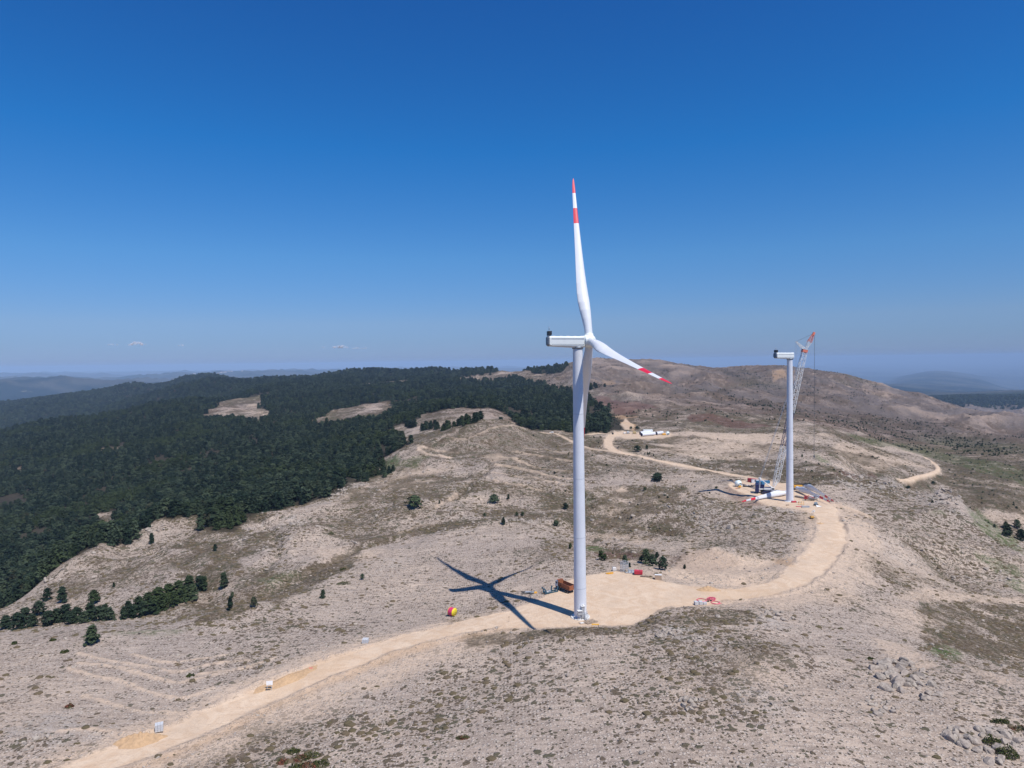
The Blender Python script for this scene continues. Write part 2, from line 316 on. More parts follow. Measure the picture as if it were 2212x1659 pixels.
for P_ in ([(1400,712),(1600,762),(1890,812)], [(1400,765),(1650,812),(1890,862)], [(1380,870),(1530,900),(1700,940)],
           [(1500,680),(1700,712),(1890,745)], [(1580,650),(1740,672),(1890,700)], [(880,640),(1000,672),(1150,690)],
           [(880,655),(950,700),(1100,722)], [(1050,585),(1150,600),(1300,560),(1600,540)], [(760,1220),(860,1180),(980,1170)],
           [(1010,1050),(1080,1010),(1140,960)], [(690,880),(800,850)], [(1380,820),(1550,850),(1850,905)]):
    line_mask(berm, spline(r2(P_)), 1.5, 1.3, 1.2, 5)
Z = Z + berm*(0.3+0.7*smooth(300, 600, YY))

# vegetation and soil regions
scvar = np.clip(0.80+0.75*fbm(XX, YY, 9, 3, 131)+0.35*fbm(XX, YY, 30, 3, 132), 0.25, 1.15)
pale = np.maximum(pale, berm*0.95)
farh = smooth(850, 1150, YY)
scrub += np.clip(0.43+0.80*fbm(XX, YY, 34, 4, 41)+0.60*fbm(XX, YY, 150, 3, 42)+farh*(0.52+1.2*(0.42-gul)+0.6*(0.45-gul3)), 0.05, 1.0)
pale = np.maximum(pale, np.clip(1.6*fbm(XX, YY, 60, 4, 48)-0.40, 0, .6))
rock = np.maximum(rock, np.clip(1.9*fbm(XX, YY, 55, 4, 49)-0.62, 0, .8))
ll = np.zeros(shape); poly_mask(ll, gpoly([(-200,1400),(330,1372),(560,1330),(900,1290),(1060,1300),(900,1370),(500,1530),(100,1680),(-200,1800)]), 12, 12, 40)
scrub = np.clip(scrub-0.14*ll, 0.03, 1)
pale = np.maximum(pale, farh*np.clip((gul-0.62)*2.6+0.6*fbm(XX, YY, 150, 4, 47)-0.12, 0, .55))
green = np.maximum(green, farh*np.clip((0.30-gul)*3+0.5*fbm(XX, YY, 220, 3, 45), 0, .55))
rust = np.maximum(rust, farh*np.clip(0.16+0.4*fbm(XX, YY, 260, 3, 46), 0, .45))
def sc(pts, val=1.0, soft=3, rough=5, lam=18): poly_mask(scrub, gpoly(pts), soft*1.6, rough*1.9, lam*1.3, val)
sc([(1987,1302),(2039,1305),(2078,1302),(2104,1297),(2212,1305),(2320,1320),(2330,1490),(2212,1466),(2130,1443),(2039,1414),(2000,1393),(1985,1344)], 1.0, 2, 3, 9)
sc([(1896,1040),(2044,1048),(2110,1090),(2212,1116),(2400,1150),(2400,960),(2212,960),(2044,949),(1913,950),(1800,935),(1810,950),(1930,962),(2030,985),(2034,1024),(1946,1040)], .9, 6, 9, 30)
sc([(1487,990),(1683,992),(1815,1028),(1800,1045),(1740,1042),(1651,1028),(1487,1003)], .95, 3, 5, 15)
sc([(760,1182),(840,1162),(1000,1143),(1100,1131),(1180,1128),(1235,1150),(1290,1165),(1450,1160),(1520,1110),(1470,1050),(1300,1055),(1240,1100),(1180,1108),(1000,1118),(900,1140)], .85, 4, 9, 20)
sc([(330,1182),(430,1150),(545,1108),(565,1180),(500,1240),(440,1285),(380,1262),(430,1200)], .85, 4, 9, 16)
sc([(420,1345),(500,1300),(575,1290),(650,1245),(720,1215),(780,1180),(800,1195),(720,1250),(600,1295),(500,1330)], .9, 3, 6, 12)
sc([(100,1200),(200,1195),(330,1185),(300,1210),(180,1225)], .7, 4, 6)
sc([(990,1345),(1160,1365),(1400,1345),(1560,1312),(1700,1310),(1640,1340),(1400,1372),(1200,1385),(1000,1420),(980,1380)], .8, 3, 6, 10)
sc([(830,1000),(880,1000),(960,965),(980,985),(900,1020),(850,1025)], .8, 4, 8)
sc([(1420,945),(1500,905),(1700,925),(1820,950),(1700,940),(1480,925)], .7, 8, 14, 40)
sc([(1500,1100),(1560,1085),(1640,1098),(1750,1108),(1745,1175),(1640,1200),(1500,1165)], .45, 4, 8)
sc([(1280,1180),(1400,1186),(1440,1200),(1380,1212),(1290,1205)], .9, 2, 3, 8)
sc([(960,925),(1055,908),(1160,934),(1235,957),(1235,1035),(1150,1045),(1050,1000),(950,960)], .62, 5, 8, 14)
sc([(1850,1040),(1960,1075),(2060,1095),(2140,1160),(2230,1230),(2230,1300),(2100,1290),(2000,1220),(1880,1130)], .45, 5, 8, 14)
line_w = [r2(q) for q in ([(1400,712),(1600,762),(1890,812)], [(1400,765),(1650,812),(1890,862)], [(1500,680),(1700,712),(1890,745)], [(1580,650),(1740,672),(1890,700)], [(880,640),(1000,672),(1150,690)], [(880,655),(950,700),(1100,722)])]
for P_ in line_w: line_mask(pale, spline(P_), 1.3, 1.0, 1.0, 5, 1.0)
for P_, v in (([(823,1026),(836,988),(859,982),(866,993),(842,1026)], 1), ([(1262,1178),(1300,1182),(1302,1192),(1266,1190)], 1),
           ([(2086,1100),(2110,1098),(2150,1130),(2190,1160),(2212,1200),(2150,1165),(2100,1125)], .8),
           ([(2000,1399),(2047,1396),(2080,1414),(2030,1421)], .9), ([(1757,975),(1775,985),(1795,1003),(1770,998)], .8),
           ([(2180,1250),(2240,1262),(2240,1300),(2190,1275)], .7), ([(2110,1195),(2160,1210),(2170,1225),(2120,1212)], .6),
           ([(2007,1106),(2030,1102),(2040,1110),(2010,1113)], .7), ([(2140,1222),(2200,1222),(2200,1245),(2150,1235)], .6),
           ([(1830,936),(1990,960),(2080,985),(2212,1020),(2212,1050),(2080,1010),(1980,980),(1850,950)], .6),
           ([(225,1364),(330,1361),(420,1357),(380,1372),(250,1371)], .55), ([(560,1250),(610,1235),(640,1240),(580,1262)], .5),
           ([(850,1010),(900,985),(930,985),(900,1012)], .5), ([(1225,1075),(1270,1060),(1275,1085),(1230,1090)], .5)):
    poly_mask(green, gpoly(P_), 2.5, 3, 12, v)
for P_, v in (([(1420,942),(1500,932),(1700,937),(1720,962),(1650,992),(1500,988),(1430,975)], .6),
           ([(1800,958),(1880,968),(1960,990),(2010,1012),(1900,1022),(1840,1000),(1800,980)], .6),
           ([(1487,1178),(1569,1191),(1670,1211),(1716,1213),(1706,1242),(1618,1266),(1487,1264),(1440,1240)], .85),
           ([(1660,830),(1700,815),(1720,800),(1735,812),(1700,835)], .8), ([(1862,828),(1930,831),(1942,850),(1905,868),(1865,845)], .85),
           ([(1790,818),(1815,822),(1800,840)], .5), ([(1270,1160),(1330,1150),(1420,1165),(1380,1175)], .6),
           ([(940,1085),(960,1100),(990,1072),(975,1065)], .8), ([(1040,985),(1080,980),(1100,990),(1060,998)], .7),
           ([(700,1085),(730,1068),(800,1045),(790,1060),(720,1090)], .6), ([(1240,1072),(1290,1060),(1340,1042),(1320,1055)], .5),
           ([(1330,1060),(1345,1050),(1350,1062),(1338,1070)], 1),
           ([(1900,1290),(2000,1270),(2212,1290),(2212,1302),(2060,1297),(1980,1302)], .6),
           ([(1880,1375),(1960,1395),(2010,1425),(2050,1440),(1990,1445),(1900,1400)], .6),
           ([(2060,1430),(2120,1445),(2212,1475),(2212,1500),(2100,1465)], .5)):
    poly_mask(pale, gpoly(P_), 2.5, 4, 15, v)
line_mask(pale, main_road, 12, 4, 3.5, 8, 0.8); scrub = np.clip(scrub+0.30*gl, 0, 1)
def offset(P, w): return [P[i]+Vector((-(P[min(i+1, len(P)-1)]-P[max(i-1, 0)]).y, (P[min(i+1, len(P)-1)]-P[max(i-1, 0)]).x)).normalized()*w for i in range(len(P))]
line_mask(pale, offset(main_road, -13), 8, 5, 5, 10, 0.7)
line_mask(pale, offset(curve_road, -14), 7, 5, 5, 10, 0.7)
line_mask(ochre, offset(main_road, -8), 1.6, 2, 2, 6, 0.45)
line_mask(pale, curve_road, 13, 4, 3.5, 8, 0.85)
line_mask(pale, far_road, 9, 3, 2.5, 8, 0.8)
poly_mask(pale, PAD1, 5, 2.5, 8, 0.85); poly_mask(pale, PAD2, 4, 3, 8, 0.8)
for P_, v in (([(1270,856),(1309,856),(1380,867),(1418,881),(1371,886),(1376,896),(1327,895),(1318,883),(1282,875)], 1),
           ([(1487,897),(1536,893),(1585,907),(1670,920),(1634,926),(1552,916),(1487,910)], .8),
           ([(1572,1052),(1590,1050),(1625,1072),(1645,1090),(1610,1098),(1575,1068)], .6),
           ([(1280,1196),(1330,1190),(1390,1200),(1360,1208),(1300,1206)], .75), ([(1790,1028),(1880,1020),(1900,1034),(1850,1036)], .6),
           ([(1235,784),(1279,770),(1379,770),(1683,775),(1880,810),(2077,870),(2212,890),(2300,960),(1900,905),(1700,893),(1500,880),(1390,865),(1300,850),(1245,815)], .42),
           ([(1700,900),(1900,915),(2100,935),(2000,945),(1800,925)], .4), ([(1440,1200),(1560,1190),(1610,1215),(1520,1240),(1450,1225)], .25)):
    poly_mask(rust, gpoly(P_), 3, 5, 20, v)
for P_, v in (([(1672,1208),(1716,1206),(1712,1226),(1670,1220)], .7), ([(1500,1268),(1560,1272),(1640,1278),(1700,1262),(1690,1285),(1560,1300),(1520,1290)], .55),
           ([(1330,905),(1372,917),(1378,924),(1368,931),(1355,920)], .9), ([(1300,898),(1330,897),(1380,900),(1340,906)], .7),
           ([(1668,800),(1690,796),(1700,812),(1670,826)], .8), ([(1300,820),(1330,818),(1335,828),(1305,830)], .5),
           ([(560,1512),(600,1476),(700,1430),(760,1412),(740,1440),(650,1480),(580,1515)], .5)):
    poly_mask(ochre, gpoly(P_), 2, 2.5, 10, v)
for P_, v in (([(1815,1030),(1864,1024),(1962,1052),(2044,1058),(2090,1095),(2060,1105),(1960,1080),(1850,1062),(1790,1040)], 1),
           ([(540,1125),(640,1110),(660,1140),(620,1180),(555,1195),(530,1160)], 1), ([(700,1060),(780,1042),(820,1040),(760,1072),(690,1090)], .8),
           ([(1880,1428),(1960,1432),(2010,1470),(2000,1520),(1900,1520),(1860,1470)], .9), ([(2050,1570),(2200,1570),(2230,1659),(2060,1640)], .9),
           ([(1400,1360),(1480,1358),(1500,1378),(1430,1385)], .9), ([(1590,1470),(1660,1478),(1670,1530),(1600,1520)], .8),
           ([(1630,1320),(1690,1320),(1700,1350),(1640,1345)], .9), ([(30,1560),(110,1555),(130,1610),(40,1620)], .7),
           ([(1640,1098),(1720,1104),(1700,1116),(1640,1110)], .8), ([(1440,1090),(1540,1080),(1600,1100),(1560,1150),(1460,1140)], .55),
           ([(60,1180+70),(150,1240),(120,1290),(60,1300)], .4), ([(2120,1440),(2212,1480),(2212,1500),(2130,1480)], .6)):
    poly_mask(rock, gpoly(P_), 6, 12, 16, v)
rock = rock*np.clip(0.55+1.3*fbm(XX, YY, 14, 3, 99), 0.05, 1)
# forest
FE = [(-330,1420),(0,1314),(43,1294),(131,1226),(180,1193),(272,1176),(360,1132),(415,1126),(430,1142),(500,1144),(548,1128),(545,1108),(655,1090),(725,1060),(823,1030),(836,988),(872,966),(835,935),(858,920),(905,921),(1000,921),(1040,908),(1100,908),(1150,926),(1230,936),(1290,938),(1342,929),(1352,916),(1320,893),(1277,868),(1245,852),(1205,845),(1170,833),(1130,818),(1060,812),(1000,812)]
fp = gpoly(FE)
fp += [Vector((-250, 3150)), Vector((-250, 3900)), Vector((-400, 6900)), Vector((-7000, 6900)), Vector((-1500, 1400))]
poly_mask(forest, fp, 7, 16, 26)
poly_mask(forest, gpoly([(1090,800),(1137,800.5),(1186,793.5),(1225,790),(1205,806),(1150,805)])+[Vector((300, 3600)), Vector((-60, 3600))], 6, 20, 60)
for P_ in ([(440,903),(490,868),(560,858),(568,868),(558,882),(580,890),(562,908),(500,903)], [(672,912),(720,890),(790,875),(845,874),(848,890),(820,904),(760,910)],
           [(775,836),(800,827),(875,822),(890,826),(840,830)], [(395,838),(430,826),(480,824),(470,831)],
           [(905,912),(920,895),(985,884),(1060,886),(1090,897),(1098,911),(1000,916)], [(208,1146),(262,1140),(258,1112),(215,1112)],
           [(445,1060),(460,1062),(470,1030),(455,1025)], [(60,880),(100,876),(100,884),(65,887)], [(975,812),(1022,804),(1100,806),(1130,815),(1040,822),(985,820)],
           [(200,968),(260,964),(262,974),(210,976)], [(1015,888),(1060,886),(1062,892),(1020,894)], [(30,1010),(50,1008),(50,1022),(34,1024)]):
    poly_mask(forest, gpoly([(sum(q[0] for q in P_)/len(P_)+(q[0]-sum(w[0] for w in P_)/len(P_))*1.12, sum(q[1] for q in P_)/len(P_)+(q[1]-sum(w[1] for w in P_)/len(P_))*1.15) for q in P_]), 5, 10, 25, sub=True)
dk = np.zeros(shape)
for P_, v in (([(1480,845),(1560,875),(1680,895),(1800,915),(1900,925),(2212,962),(2240,935),(1900,897),(1750,880),(1600,860),(1500,838)], .34), ([(1360,784),(1440,790),(1470,802),(1400,800)], .45), ([(1545,800),(1600,800),(1650,835),(1590,825)], .4),
              ([(1240,830),(1330,832),(1340,842),(1250,846)], .35), ([(1900,940),(2060,970),(2240,1010),(2240,970),(2050,945),(1950,930)], .3), ([(1930,1042),(2044,1052),(2110,1090),(2240,1120),(2240,1000),(2060,985),(2042,1024)], .30), ([(1700,850),(1760,845),(1850,870),(1780,880)], .3)):
    poly_mask(dk, gpoly(P_), 25, 40, 120, v)
forest = np.maximum(forest, dk*np.clip(.7+1.2*fbm(XX, YY, 60, 4, 150), 0, 1.3))
for P_ in ([(66,906),(90,898),(118,893),(100,905)], [(185,857),(215,847),(240,842),(225,853)], [(20,880),(60,874),(70,880),(30,886)]):
    poly_mask(forest, gpoly(P_), 12, 20, 50, .7, sub=True); poly_mask(green, gpoly(P_), 12, 20, 50, .6)
forest = forest*(1-smooth(-0.05, 0.35, road))
darkhill = smooth(5000, 5600, YY)*smooth(0.55, 0.6, XX/YY)*(1-smooth(7000, 8200, YY)); forest = np.maximum(forest, darkhill)
forest = np.where((YY > 2850) & (XX/YY < -0.02), np.maximum(forest, smooth(2850, 3000, YY)*(1-smooth(6600, 7200, YY))), forest)

scrub = scrub*np.where(scrub > .5, 1-(scrub-.5)*2*(1-scvar), 1)
# ---------------------------------------------------------------- materials
MATS = {}
def nt(name, rough=0.8):
    m = bpy.data.materials.new(name); m.use_nodes = True; t = m.node_tree
    b = t.nodes['Principled BSDF']; b.inputs['Roughness'].default_value = rough
    return m, t, b
def N(t, typ, **k):
    n = t.nodes.new(typ)
    for a, v in k.items():
        if isinstance(a, str) and a.startswith('i'): n.inputs[int(a[1:])].default_value = v
        else: setattr(n, a, v)
    return n
def mixc(t, fac, a, b, mode='MIX'):
    n = t.nodes.new('ShaderNodeMix'); n.data_type = 'RGBA'; n.blend_type = mode
    for idx, v in ((0, fac), (6, a), (7, b)):
        if isinstance(v, (int, float)): n.inputs[idx].default_value = v
        elif isinstance(v, tuple): n.inputs[idx].default_value = (*v, 1) if len(v) == 3 else v
        else: t.links.new(v, n.inputs[idx])
    return n.outputs[2]
def math_(t, op, a, b=None, c=None, clamp=False):
    n = t.nodes.new('ShaderNodeMath'); n.operation = op; n.use_clamp = clamp
    for i, v in enumerate((a, b, c)):
        if v is None: continue
        if isinstance(v, (int, float)): n.inputs[i].default_value = v
        else: t.links.new(v, n.inputs[i])
    return n.outputs[0]
def mrange(t, v, a, b, c=0.0, d=1.0):
    n = t.nodes.new('ShaderNodeMapRange'); n.interpolation_type = 'SMOOTHSTEP'
    t.links.new(v, n.inputs[0])
    for i, q in ((1, a), (2, b), (3, c), (4, d)): n.inputs[i].default_value = q
    return n.outputs[0]
def noise(t, co, scale, detail=3, rough=0.55, dist=0):
    n = t.nodes.new('ShaderNodeTexNoise'); t.links.new(co, n.inputs['Vector'])
    n.inputs['Scale'].default_value = scale; n.inputs['Detail'].default_value = detail
    n.inputs['Roughness'].default_value = rough; n.inputs['Distortion'].default_value = dist
    return n.outputs[0]
def voro(t, co, scale, rnd=1.0, feat='F1'):
    n = t.nodes.new('ShaderNodeTexVoronoi'); n.voronoi_dimensions = '2D'; n.feature = feat; t.links.new(co, n.inputs['Vector'])
    n.inputs['Scale'].default_value = scale; n.inputs['Randomness'].default_value = rnd
    return n
def M(name, col, rough=0.55, metal=0.0, var=0.08, scale=1.5, bump=0.0, dirt=None):
    if name in MATS: return MATS[name]
    m, t, b = nt(name, rough); co = N(t, 'ShaderNodeTexCoord').outputs['Object']
    n = noise(t, co, scale, 4)
    c = mixc(t, mrange(t, n, 0.3, 0.7), tuple(x*(1-var) for x in col), tuple(min(1, x*(1+var)) for x in col))
    if dirt:
        c = mixc(t, mrange(t, noise(t, co, scale*0.6, 5, 0.7), 0.5, 0.75, 0, 0.6), c, dirt)
    t.links.new(c, b.inputs['Base Color']); b.inputs['Metallic'].default_value = metal
    if bump:
        bn = N(t, 'ShaderNodeBump'); bn.inputs['Strength'].default_value = bump; bn.inputs['Distance'].default_value = 0.05
        t.links.new(n, bn.inputs['Height']); t.links.new(bn.outputs[0], b.inputs['Normal'])
    MATS[name] = m; return m

gm, t, b = nt('stony ground', 0.95)
b.inputs['Specular IOR Level'].default_value = 0.15
pos = N(t, 'ShaderNodeNewGeometry').outputs['Position']
A1 = N(t, 'ShaderNodeAttribute', attribute_name='mask_a'); A2 = N(t, 'ShaderNodeAttribute', attribute_name='mask_b')
s1 = N(t, 'ShaderNodeSeparateColor'); s2 = N(t, 'ShaderNodeSeparateColor')
t.links.new(A1.outputs['Color'], s1.inputs[0]); t.links.new(A2.outputs['Color'], s2.inputs[0])
road_, scrub_, green_ = s1.outputs[0], s1.outputs[1], s1.outputs[2]; pale_ = A1.outputs['Alpha']
rust_, forest_, rock_ = s2.outputs[0], s2.outputs[1], s2.outputs[2]; ochre_ = A2.outputs['Alpha']
nb = noise(t, pos, 0.035, 5, 0.6); nm = noise(t, pos, 0.45, 5, 0.7); nf = noise(t, pos, 3.2, 4, 0.75); nl = noise(t, pos, 0.011, 4, 0.55)
c = mixc(t, mrange(t, nb, 0.35, 0.65), (0.392, 0.308, 0.242), (0.530, 0.418, 0.325))
c = mixc(t, mrange(t, nl, 0.4, 0.66, 0, 0.6), c, (0.340, 0.285, 0.255))
c = mixc(t, mrange(t, nm, 0.35, 0.7, 0, 0.8), c, (0.290, 0.228, 0.188))
mpn = N(t, 'ShaderNodeMapping'); t.links.new(pos, mpn.inputs[0]); mpn.inputs['Rotation'].default_value = (0, 0, R(-24)); mpn.inputs['Scale'].default_value = (0.09, 0.62, 0.6)
stk = noise(t, mpn.outputs[0], 1.0, 4, 0.65, 0.6)
c = mixc(t, mrange(t, stk, 0.56, 0.42, 0, 0.50), c, (0.215, 0.172, 0.140))
c = mixc(t, mrange(t, stk, 0.56, 0.68, 0, 0.50), c, (0.520, 0.425, 0.340))
# loose stones: light chips and dark gaps
v1 = voro(t, pos, 1.15); v2 = voro(t, pos, 2.7)
sr1 = N(t, 'ShaderNodeSeparateColor'); t.links.new(v1.outputs['Color'], sr1.inputs[0])
sr2 = N(t, 'ShaderNodeSeparateColor'); t.links.new(v2.outputs['Color'], sr2.inputs[0])
chip = math_(t, 'MULTIPLY', mrange(t, sr1.outputs[0], 0.62, 0.70), mrange(t, v1.outputs['Distance'], 0.42, 0.28))
c = mixc(t, math_(t, 'MULTIPLY', chip, 0.75), c, (0.56, 0.48, 0.41))
chip2 = math_(t, 'MULTIPLY', mrange(t, sr2.outputs[1], 0.5, 0.6), mrange(t, v2.outputs['Distance'], 0.45, 0.25))
c = mixc(t, math_(t, 'MULTIPLY', chip2, 0.6), c, (0.58, 0.49, 0.41))
gap = mrange(t, nf, 0.42, 0.30, 0, 0.75)
c = mixc(t, gap, c, (0.12, 0.098, 0.078))
c = mixc(t, math_(t, 'MULTIPLY', rock_, mrange(t, noise(t, pos, 0.25, 5, 0.7), 0.4, 0.6, 0.1, 0.8)), c, (0.42, 0.38, 0.345))
c = mixc(t, math_(t, 'MULTIPLY', pale_, mrange(t, nm, 0.25, 0.7, 1.0, 0.45)), c, (0.62, 0.47, 0.345))
# low scrub: small tufts and wider mats, denser where the scrub region is strong
def tufts(scale, lo, size, seedoff):
    mp = N(t, 'ShaderNodeVectorMath', operation='ADD'); t.links.new(pos, mp.inputs[0]); mp.inputs[1].default_value = (seedoff, seedoff*1.7, 0)
    nz = N(t, 'ShaderNodeTexNoise'); t.links.new(mp.outputs[0], nz.inputs['Vector']); nz.inputs['Scale'].default_value = scale*0.9; nz.inputs['Detail'].default_value = 2
    ad = N(t, 'ShaderNodeVectorMath', operation='SCALE'); t.links.new(nz.outputs['Color'], ad.inputs[0]); ad.inputs['Scale'].default_value = 1.5/scale
    sm = N(t, 'ShaderNodeVectorMath', operation='ADD'); t.links.new(mp.outputs[0], sm.inputs[0]); t.links.new(ad.outputs[0], sm.inputs[1])
    v = voro(t, sm.outputs[0], scale); sp = N(t, 'ShaderNodeSeparateColor'); t.links.new(v.outputs['Color'], sp.inputs[0])
    prob = math_(t, 'SUBTRACT', math_(t, 'MULTIPLY', scrub_, 1.15), lo)
    on = math_(t, 'GREATER_THAN', prob, sp.outputs[0])
    sz = math_(t, 'MULTIPLY', sp.outputs[1], size)
    dsk = mrange(t, math_(t, 'SUBTRACT', v.outputs['Distance'], sz), 0.20, 0.10)
    return math_(t, 'MULTIPLY', on, dsk)
dryc = mixc(t, mrange(t, noise(t, pos, 0.12, 3), 0.4, 0.62), (0.090, 0.064, 0.038), (0.066, 0.064, 0.033))
sepp = N(t, 'ShaderNodeSeparateXYZ'); t.links.new(pos, sepp.inputs[0])
tf = math_(t, 'MULTIPLY', tufts(1.1, -0.22, 0.26, 11), 0.85)
tf = math_(t, 'MAXIMUM', tf, math_(t, 'MULTIPLY', tufts(0.46, -0.02, 0.32, 31), 0.85))
midy = mrange(t, sepp.outputs[1], 260, 420); fary = mrange(t, sepp.outputs[1], 500, 900)
tf = math_(t, 'MAXIMUM', tf, math_(t, 'MULTIPLY', tufts(0.21, 0.16, 0.34, 53), math_(t, 'MULTIPLY', midy, 0.85)))
tf = math_(t, 'MAXIMUM', tf, math_(t, 'MULTIPLY', tufts(0.095, 0.26, 0.36, 91), math_(t, 'MULTIPLY', fary, 0.8)))
tf = math_(t, 'MAXIMUM', tf, math_(t, 'MULTIPLY', tufts(0.035, 0.36, 0.38, 131), math_(t, 'MULTIPLY', fary, 0.6)))
tf = math_(t, 'MULTIPLY', tf, math_(t, 'SUBTRACT', 1.0, math_(t, 'MULTIPLY', pale_, 0.85)))
c = mixc(t, math_(t, 'MULTIPLY', mrange(t, scrub_, 0.38, 0.88, 0, 0.86), mrange(t, nm, 0.3, 0.6, 0.6, 1.0)), c, (0.112, 0.086, 0.054))
c = mixc(t, tf, c, dryc)
c = mixc(t, math_(t, 'MULTIPLY', green_, mrange(t, nm, 0.38, 0.60, 0.15, 0.95)), c, (0.072, 0.112, 0.030))
c = mixc(t, math_(t, 'MULTIPLY', rust_, mrange(t, nm, 0.25, 0.7, 0.95, 0.55)), c, (0.130, 0.062, 0.050))
c = mixc(t, math_(t, 'MULTIPLY', ochre_, 0.85), c, (0.44, 0.285, 0.165))
farm = math_(t, 'MULTIPLY', mrange(t, sepp.outputs[1], 1000, 1700), mrange(t, sepp.outputs[0], 60, 260))
c = mixc(t, math_(t, 'MULTIPLY', farm, mrange(t, noise(t, pos, 0.008, 5, 0.65), 0.36, 0.62, 0.75, 0.2)), c, (0.125, 0.108, 0.104))
c = mixc(t, forest_, c, mixc(t, nm, (0.015, 0.019, 0.012), (0.060, 0.045, 0.030)))
# graded earth with wheel tracks
wv = noise(t, pos, 0.16, 5, 0.6, 1.5)
rc = mixc(t, mrange(t, wv, 0.3, 0.68), (0.56, 0.40, 0.27), (0.66, 0.515, 0.38))
rc = mixc(t, mrange(t, nf, 0.35, 0.7, 0, 0.30), rc, (0.40, 0.31, 0.235))
trk = noise(t, pos, 0.10, 3, 0.5, 6.0)
rc = mixc(t, mrange(t, math_(t, 'ABSOLUTE', math_(t, 'SUBTRACT', trk, 0.5)), 0.022, 0.006, 0, 0.38), rc, (0.42, 0.32, 0.235))
rc = mixc(t, mrange(t, noise(t, pos, 0.05, 4, 0.6), 0.48, 0.62, 0, 0.45), rc, (0.50, 0.385, 0.285))
rc = mixc(t, math_(t, 'MULTIPLY', ochre_, 0.6), rc, (0.52, 0.36, 0.225))
c = mixc(t, road_, c, rc)
t.links.new(c, b.inputs['Base Color'])
hgt = math_(t, 'ADD', math_(t, 'MULTIPLY', nm, 0.5), math_(t, 'ADD', math_(t, 'MULTIPLY', nf, 0.16), math_(t, 'MULTIPLY', chip, 0.22)))
hgt = math_(t, 'ADD', hgt, math_(t, 'MULTIPLY', tf, 0.35))
hgt = math_(t, 'MULTIPLY', hgt, mrange(t, road_, 0.3, 1.0, 1.0, 0.22))
bn = N(t, 'ShaderNodeBump'); bn.inputs['Strength'].default_value = 0.9; bn.inputs['Distance'].default_value = 1.1
t.links.new(hgt, bn.inputs['Height']); t.links.new(bn.outputs[0], b.inputs['Normal'])
GROUND = gm

# far plain: fields and woods
fm, t, b = nt('far country', 1.0); b.inputs['Specular IOR Level'].default_value = 0.0
pos = N(t, 'ShaderNodeNewGeometry').outputs['Position']
n1 = noise(t, pos, 0.0006, 6, 0.65); n2 = noise(t, pos, 0.003, 4, 0.6)
c = mixc(t, mrange(t, n1, 0.44, 0.56), (0.010, 0.024, 0.034), (0.055, 0.060, 0.062))
c = mixc(t, mrange(t, n2, 0.62, 0.70), c, (0.17, 0.155, 0.14))
A2 = N(t, 'ShaderNodeAttribute', attribute_name='mask_b'); s2 = N(t, 'ShaderNodeSeparateColor'); t.links.new(A2.outputs['Color'], s2.inputs[0])
c = mixc(t, s2.outputs[1], c, (0.020, 0.032, 0.022))
t.links.new(c, b.inputs['Base Color'])
FARM = fm

# ---------------------------------------------------------------- ground meshes (one height sheet, split by what it is)
MA = np.stack([road, np.clip(scrub, 0, 1), green, pale], -1).reshape(-1, 4).astype(np.float32)
MBk = np.stack([rust, forest, rock, ochre], -1).reshape(-1, 4).astype(np.float32)
VERT = np.stack([XX, YY, Z], -1).reshape(-1, 3).astype(np.float32)
idx = np.arange(NY*NU).reshape(NY, NU)
QUADS = np.stack([idx[:-1, :-1], idx[:-1, 1:], idx[1:, 1:], idx[1:, :-1]], -1)
gy, gx = np.gradient(Z); dXu = US[1]-US[0]
dYr = np.gradient(YS)[:, None]
dzdx = gx/(dXu*YY); dzdY_u = gy/dYr; dzdy = dzdY_u-dzdx*US[None, :]
NRM = np.stack([-dzdx, -dzdy, np.ones(shape)], -1); NRM /= np.linalg.norm(NRM, axis=-1, keepdims=True)
def sheet(name, fmask, mat, label=None):
    q = QUADS[fmask]; used, inv = np.unique(q.ravel(), return_inverse=True)
    me = bpy.data.meshes.new(name); nq = len(q)
    me.vertices.add(len(used)); me.vertices.foreach_set('co', VERT[used].ravel())
    me.loops.add(nq*4); me.loops.foreach_set('vertex_index', inv.astype(np.int32).ravel())
    me.polygons.add(nq); me.polygons.foreach_set('loop_start', np.arange(0, nq*4, 4, dtype=np.int32))
    me.update(calc_edges=True)
    me.polygons.foreach_set('use_smooth', np.ones(nq, bool))
    for nm_, arr in (('mask_a', MA), ('mask_b', MBk)):
        at_ = me.attributes.new(nm_, 'FLOAT_COLOR', 'POINT'); at_.data.foreach_set('color', arr[used].ravel())
    me.normals_split_custom_set_from_vertices(NRM.reshape(-1, 3)[used].astype(float).tolist()) if len(used) < 0 else None
    me.materials.append(mat)
    o = bpy.data.objects.new(name, me); COL.objects.link(o); o['kind'] = 'structure'
    return o
def fm4(A): return 0.25*(A[:-1, :-1]+A[1:, :-1]+A[:-1, 1:]+A[1:, 1:])
fY = fm4(YY); isroad = (fm4(road) > 0.5) & (fY < 1400)
sheet('dirt_road', isroad, GROUND)
sheet('ground', (~isroad) & (fY < 1000), GROUND)
sheet('hills', (~isroad) & (fY >= 1000) & (fY < 6500), GROUND)
sheet('distant_plain', fY >= 6500, FARM)

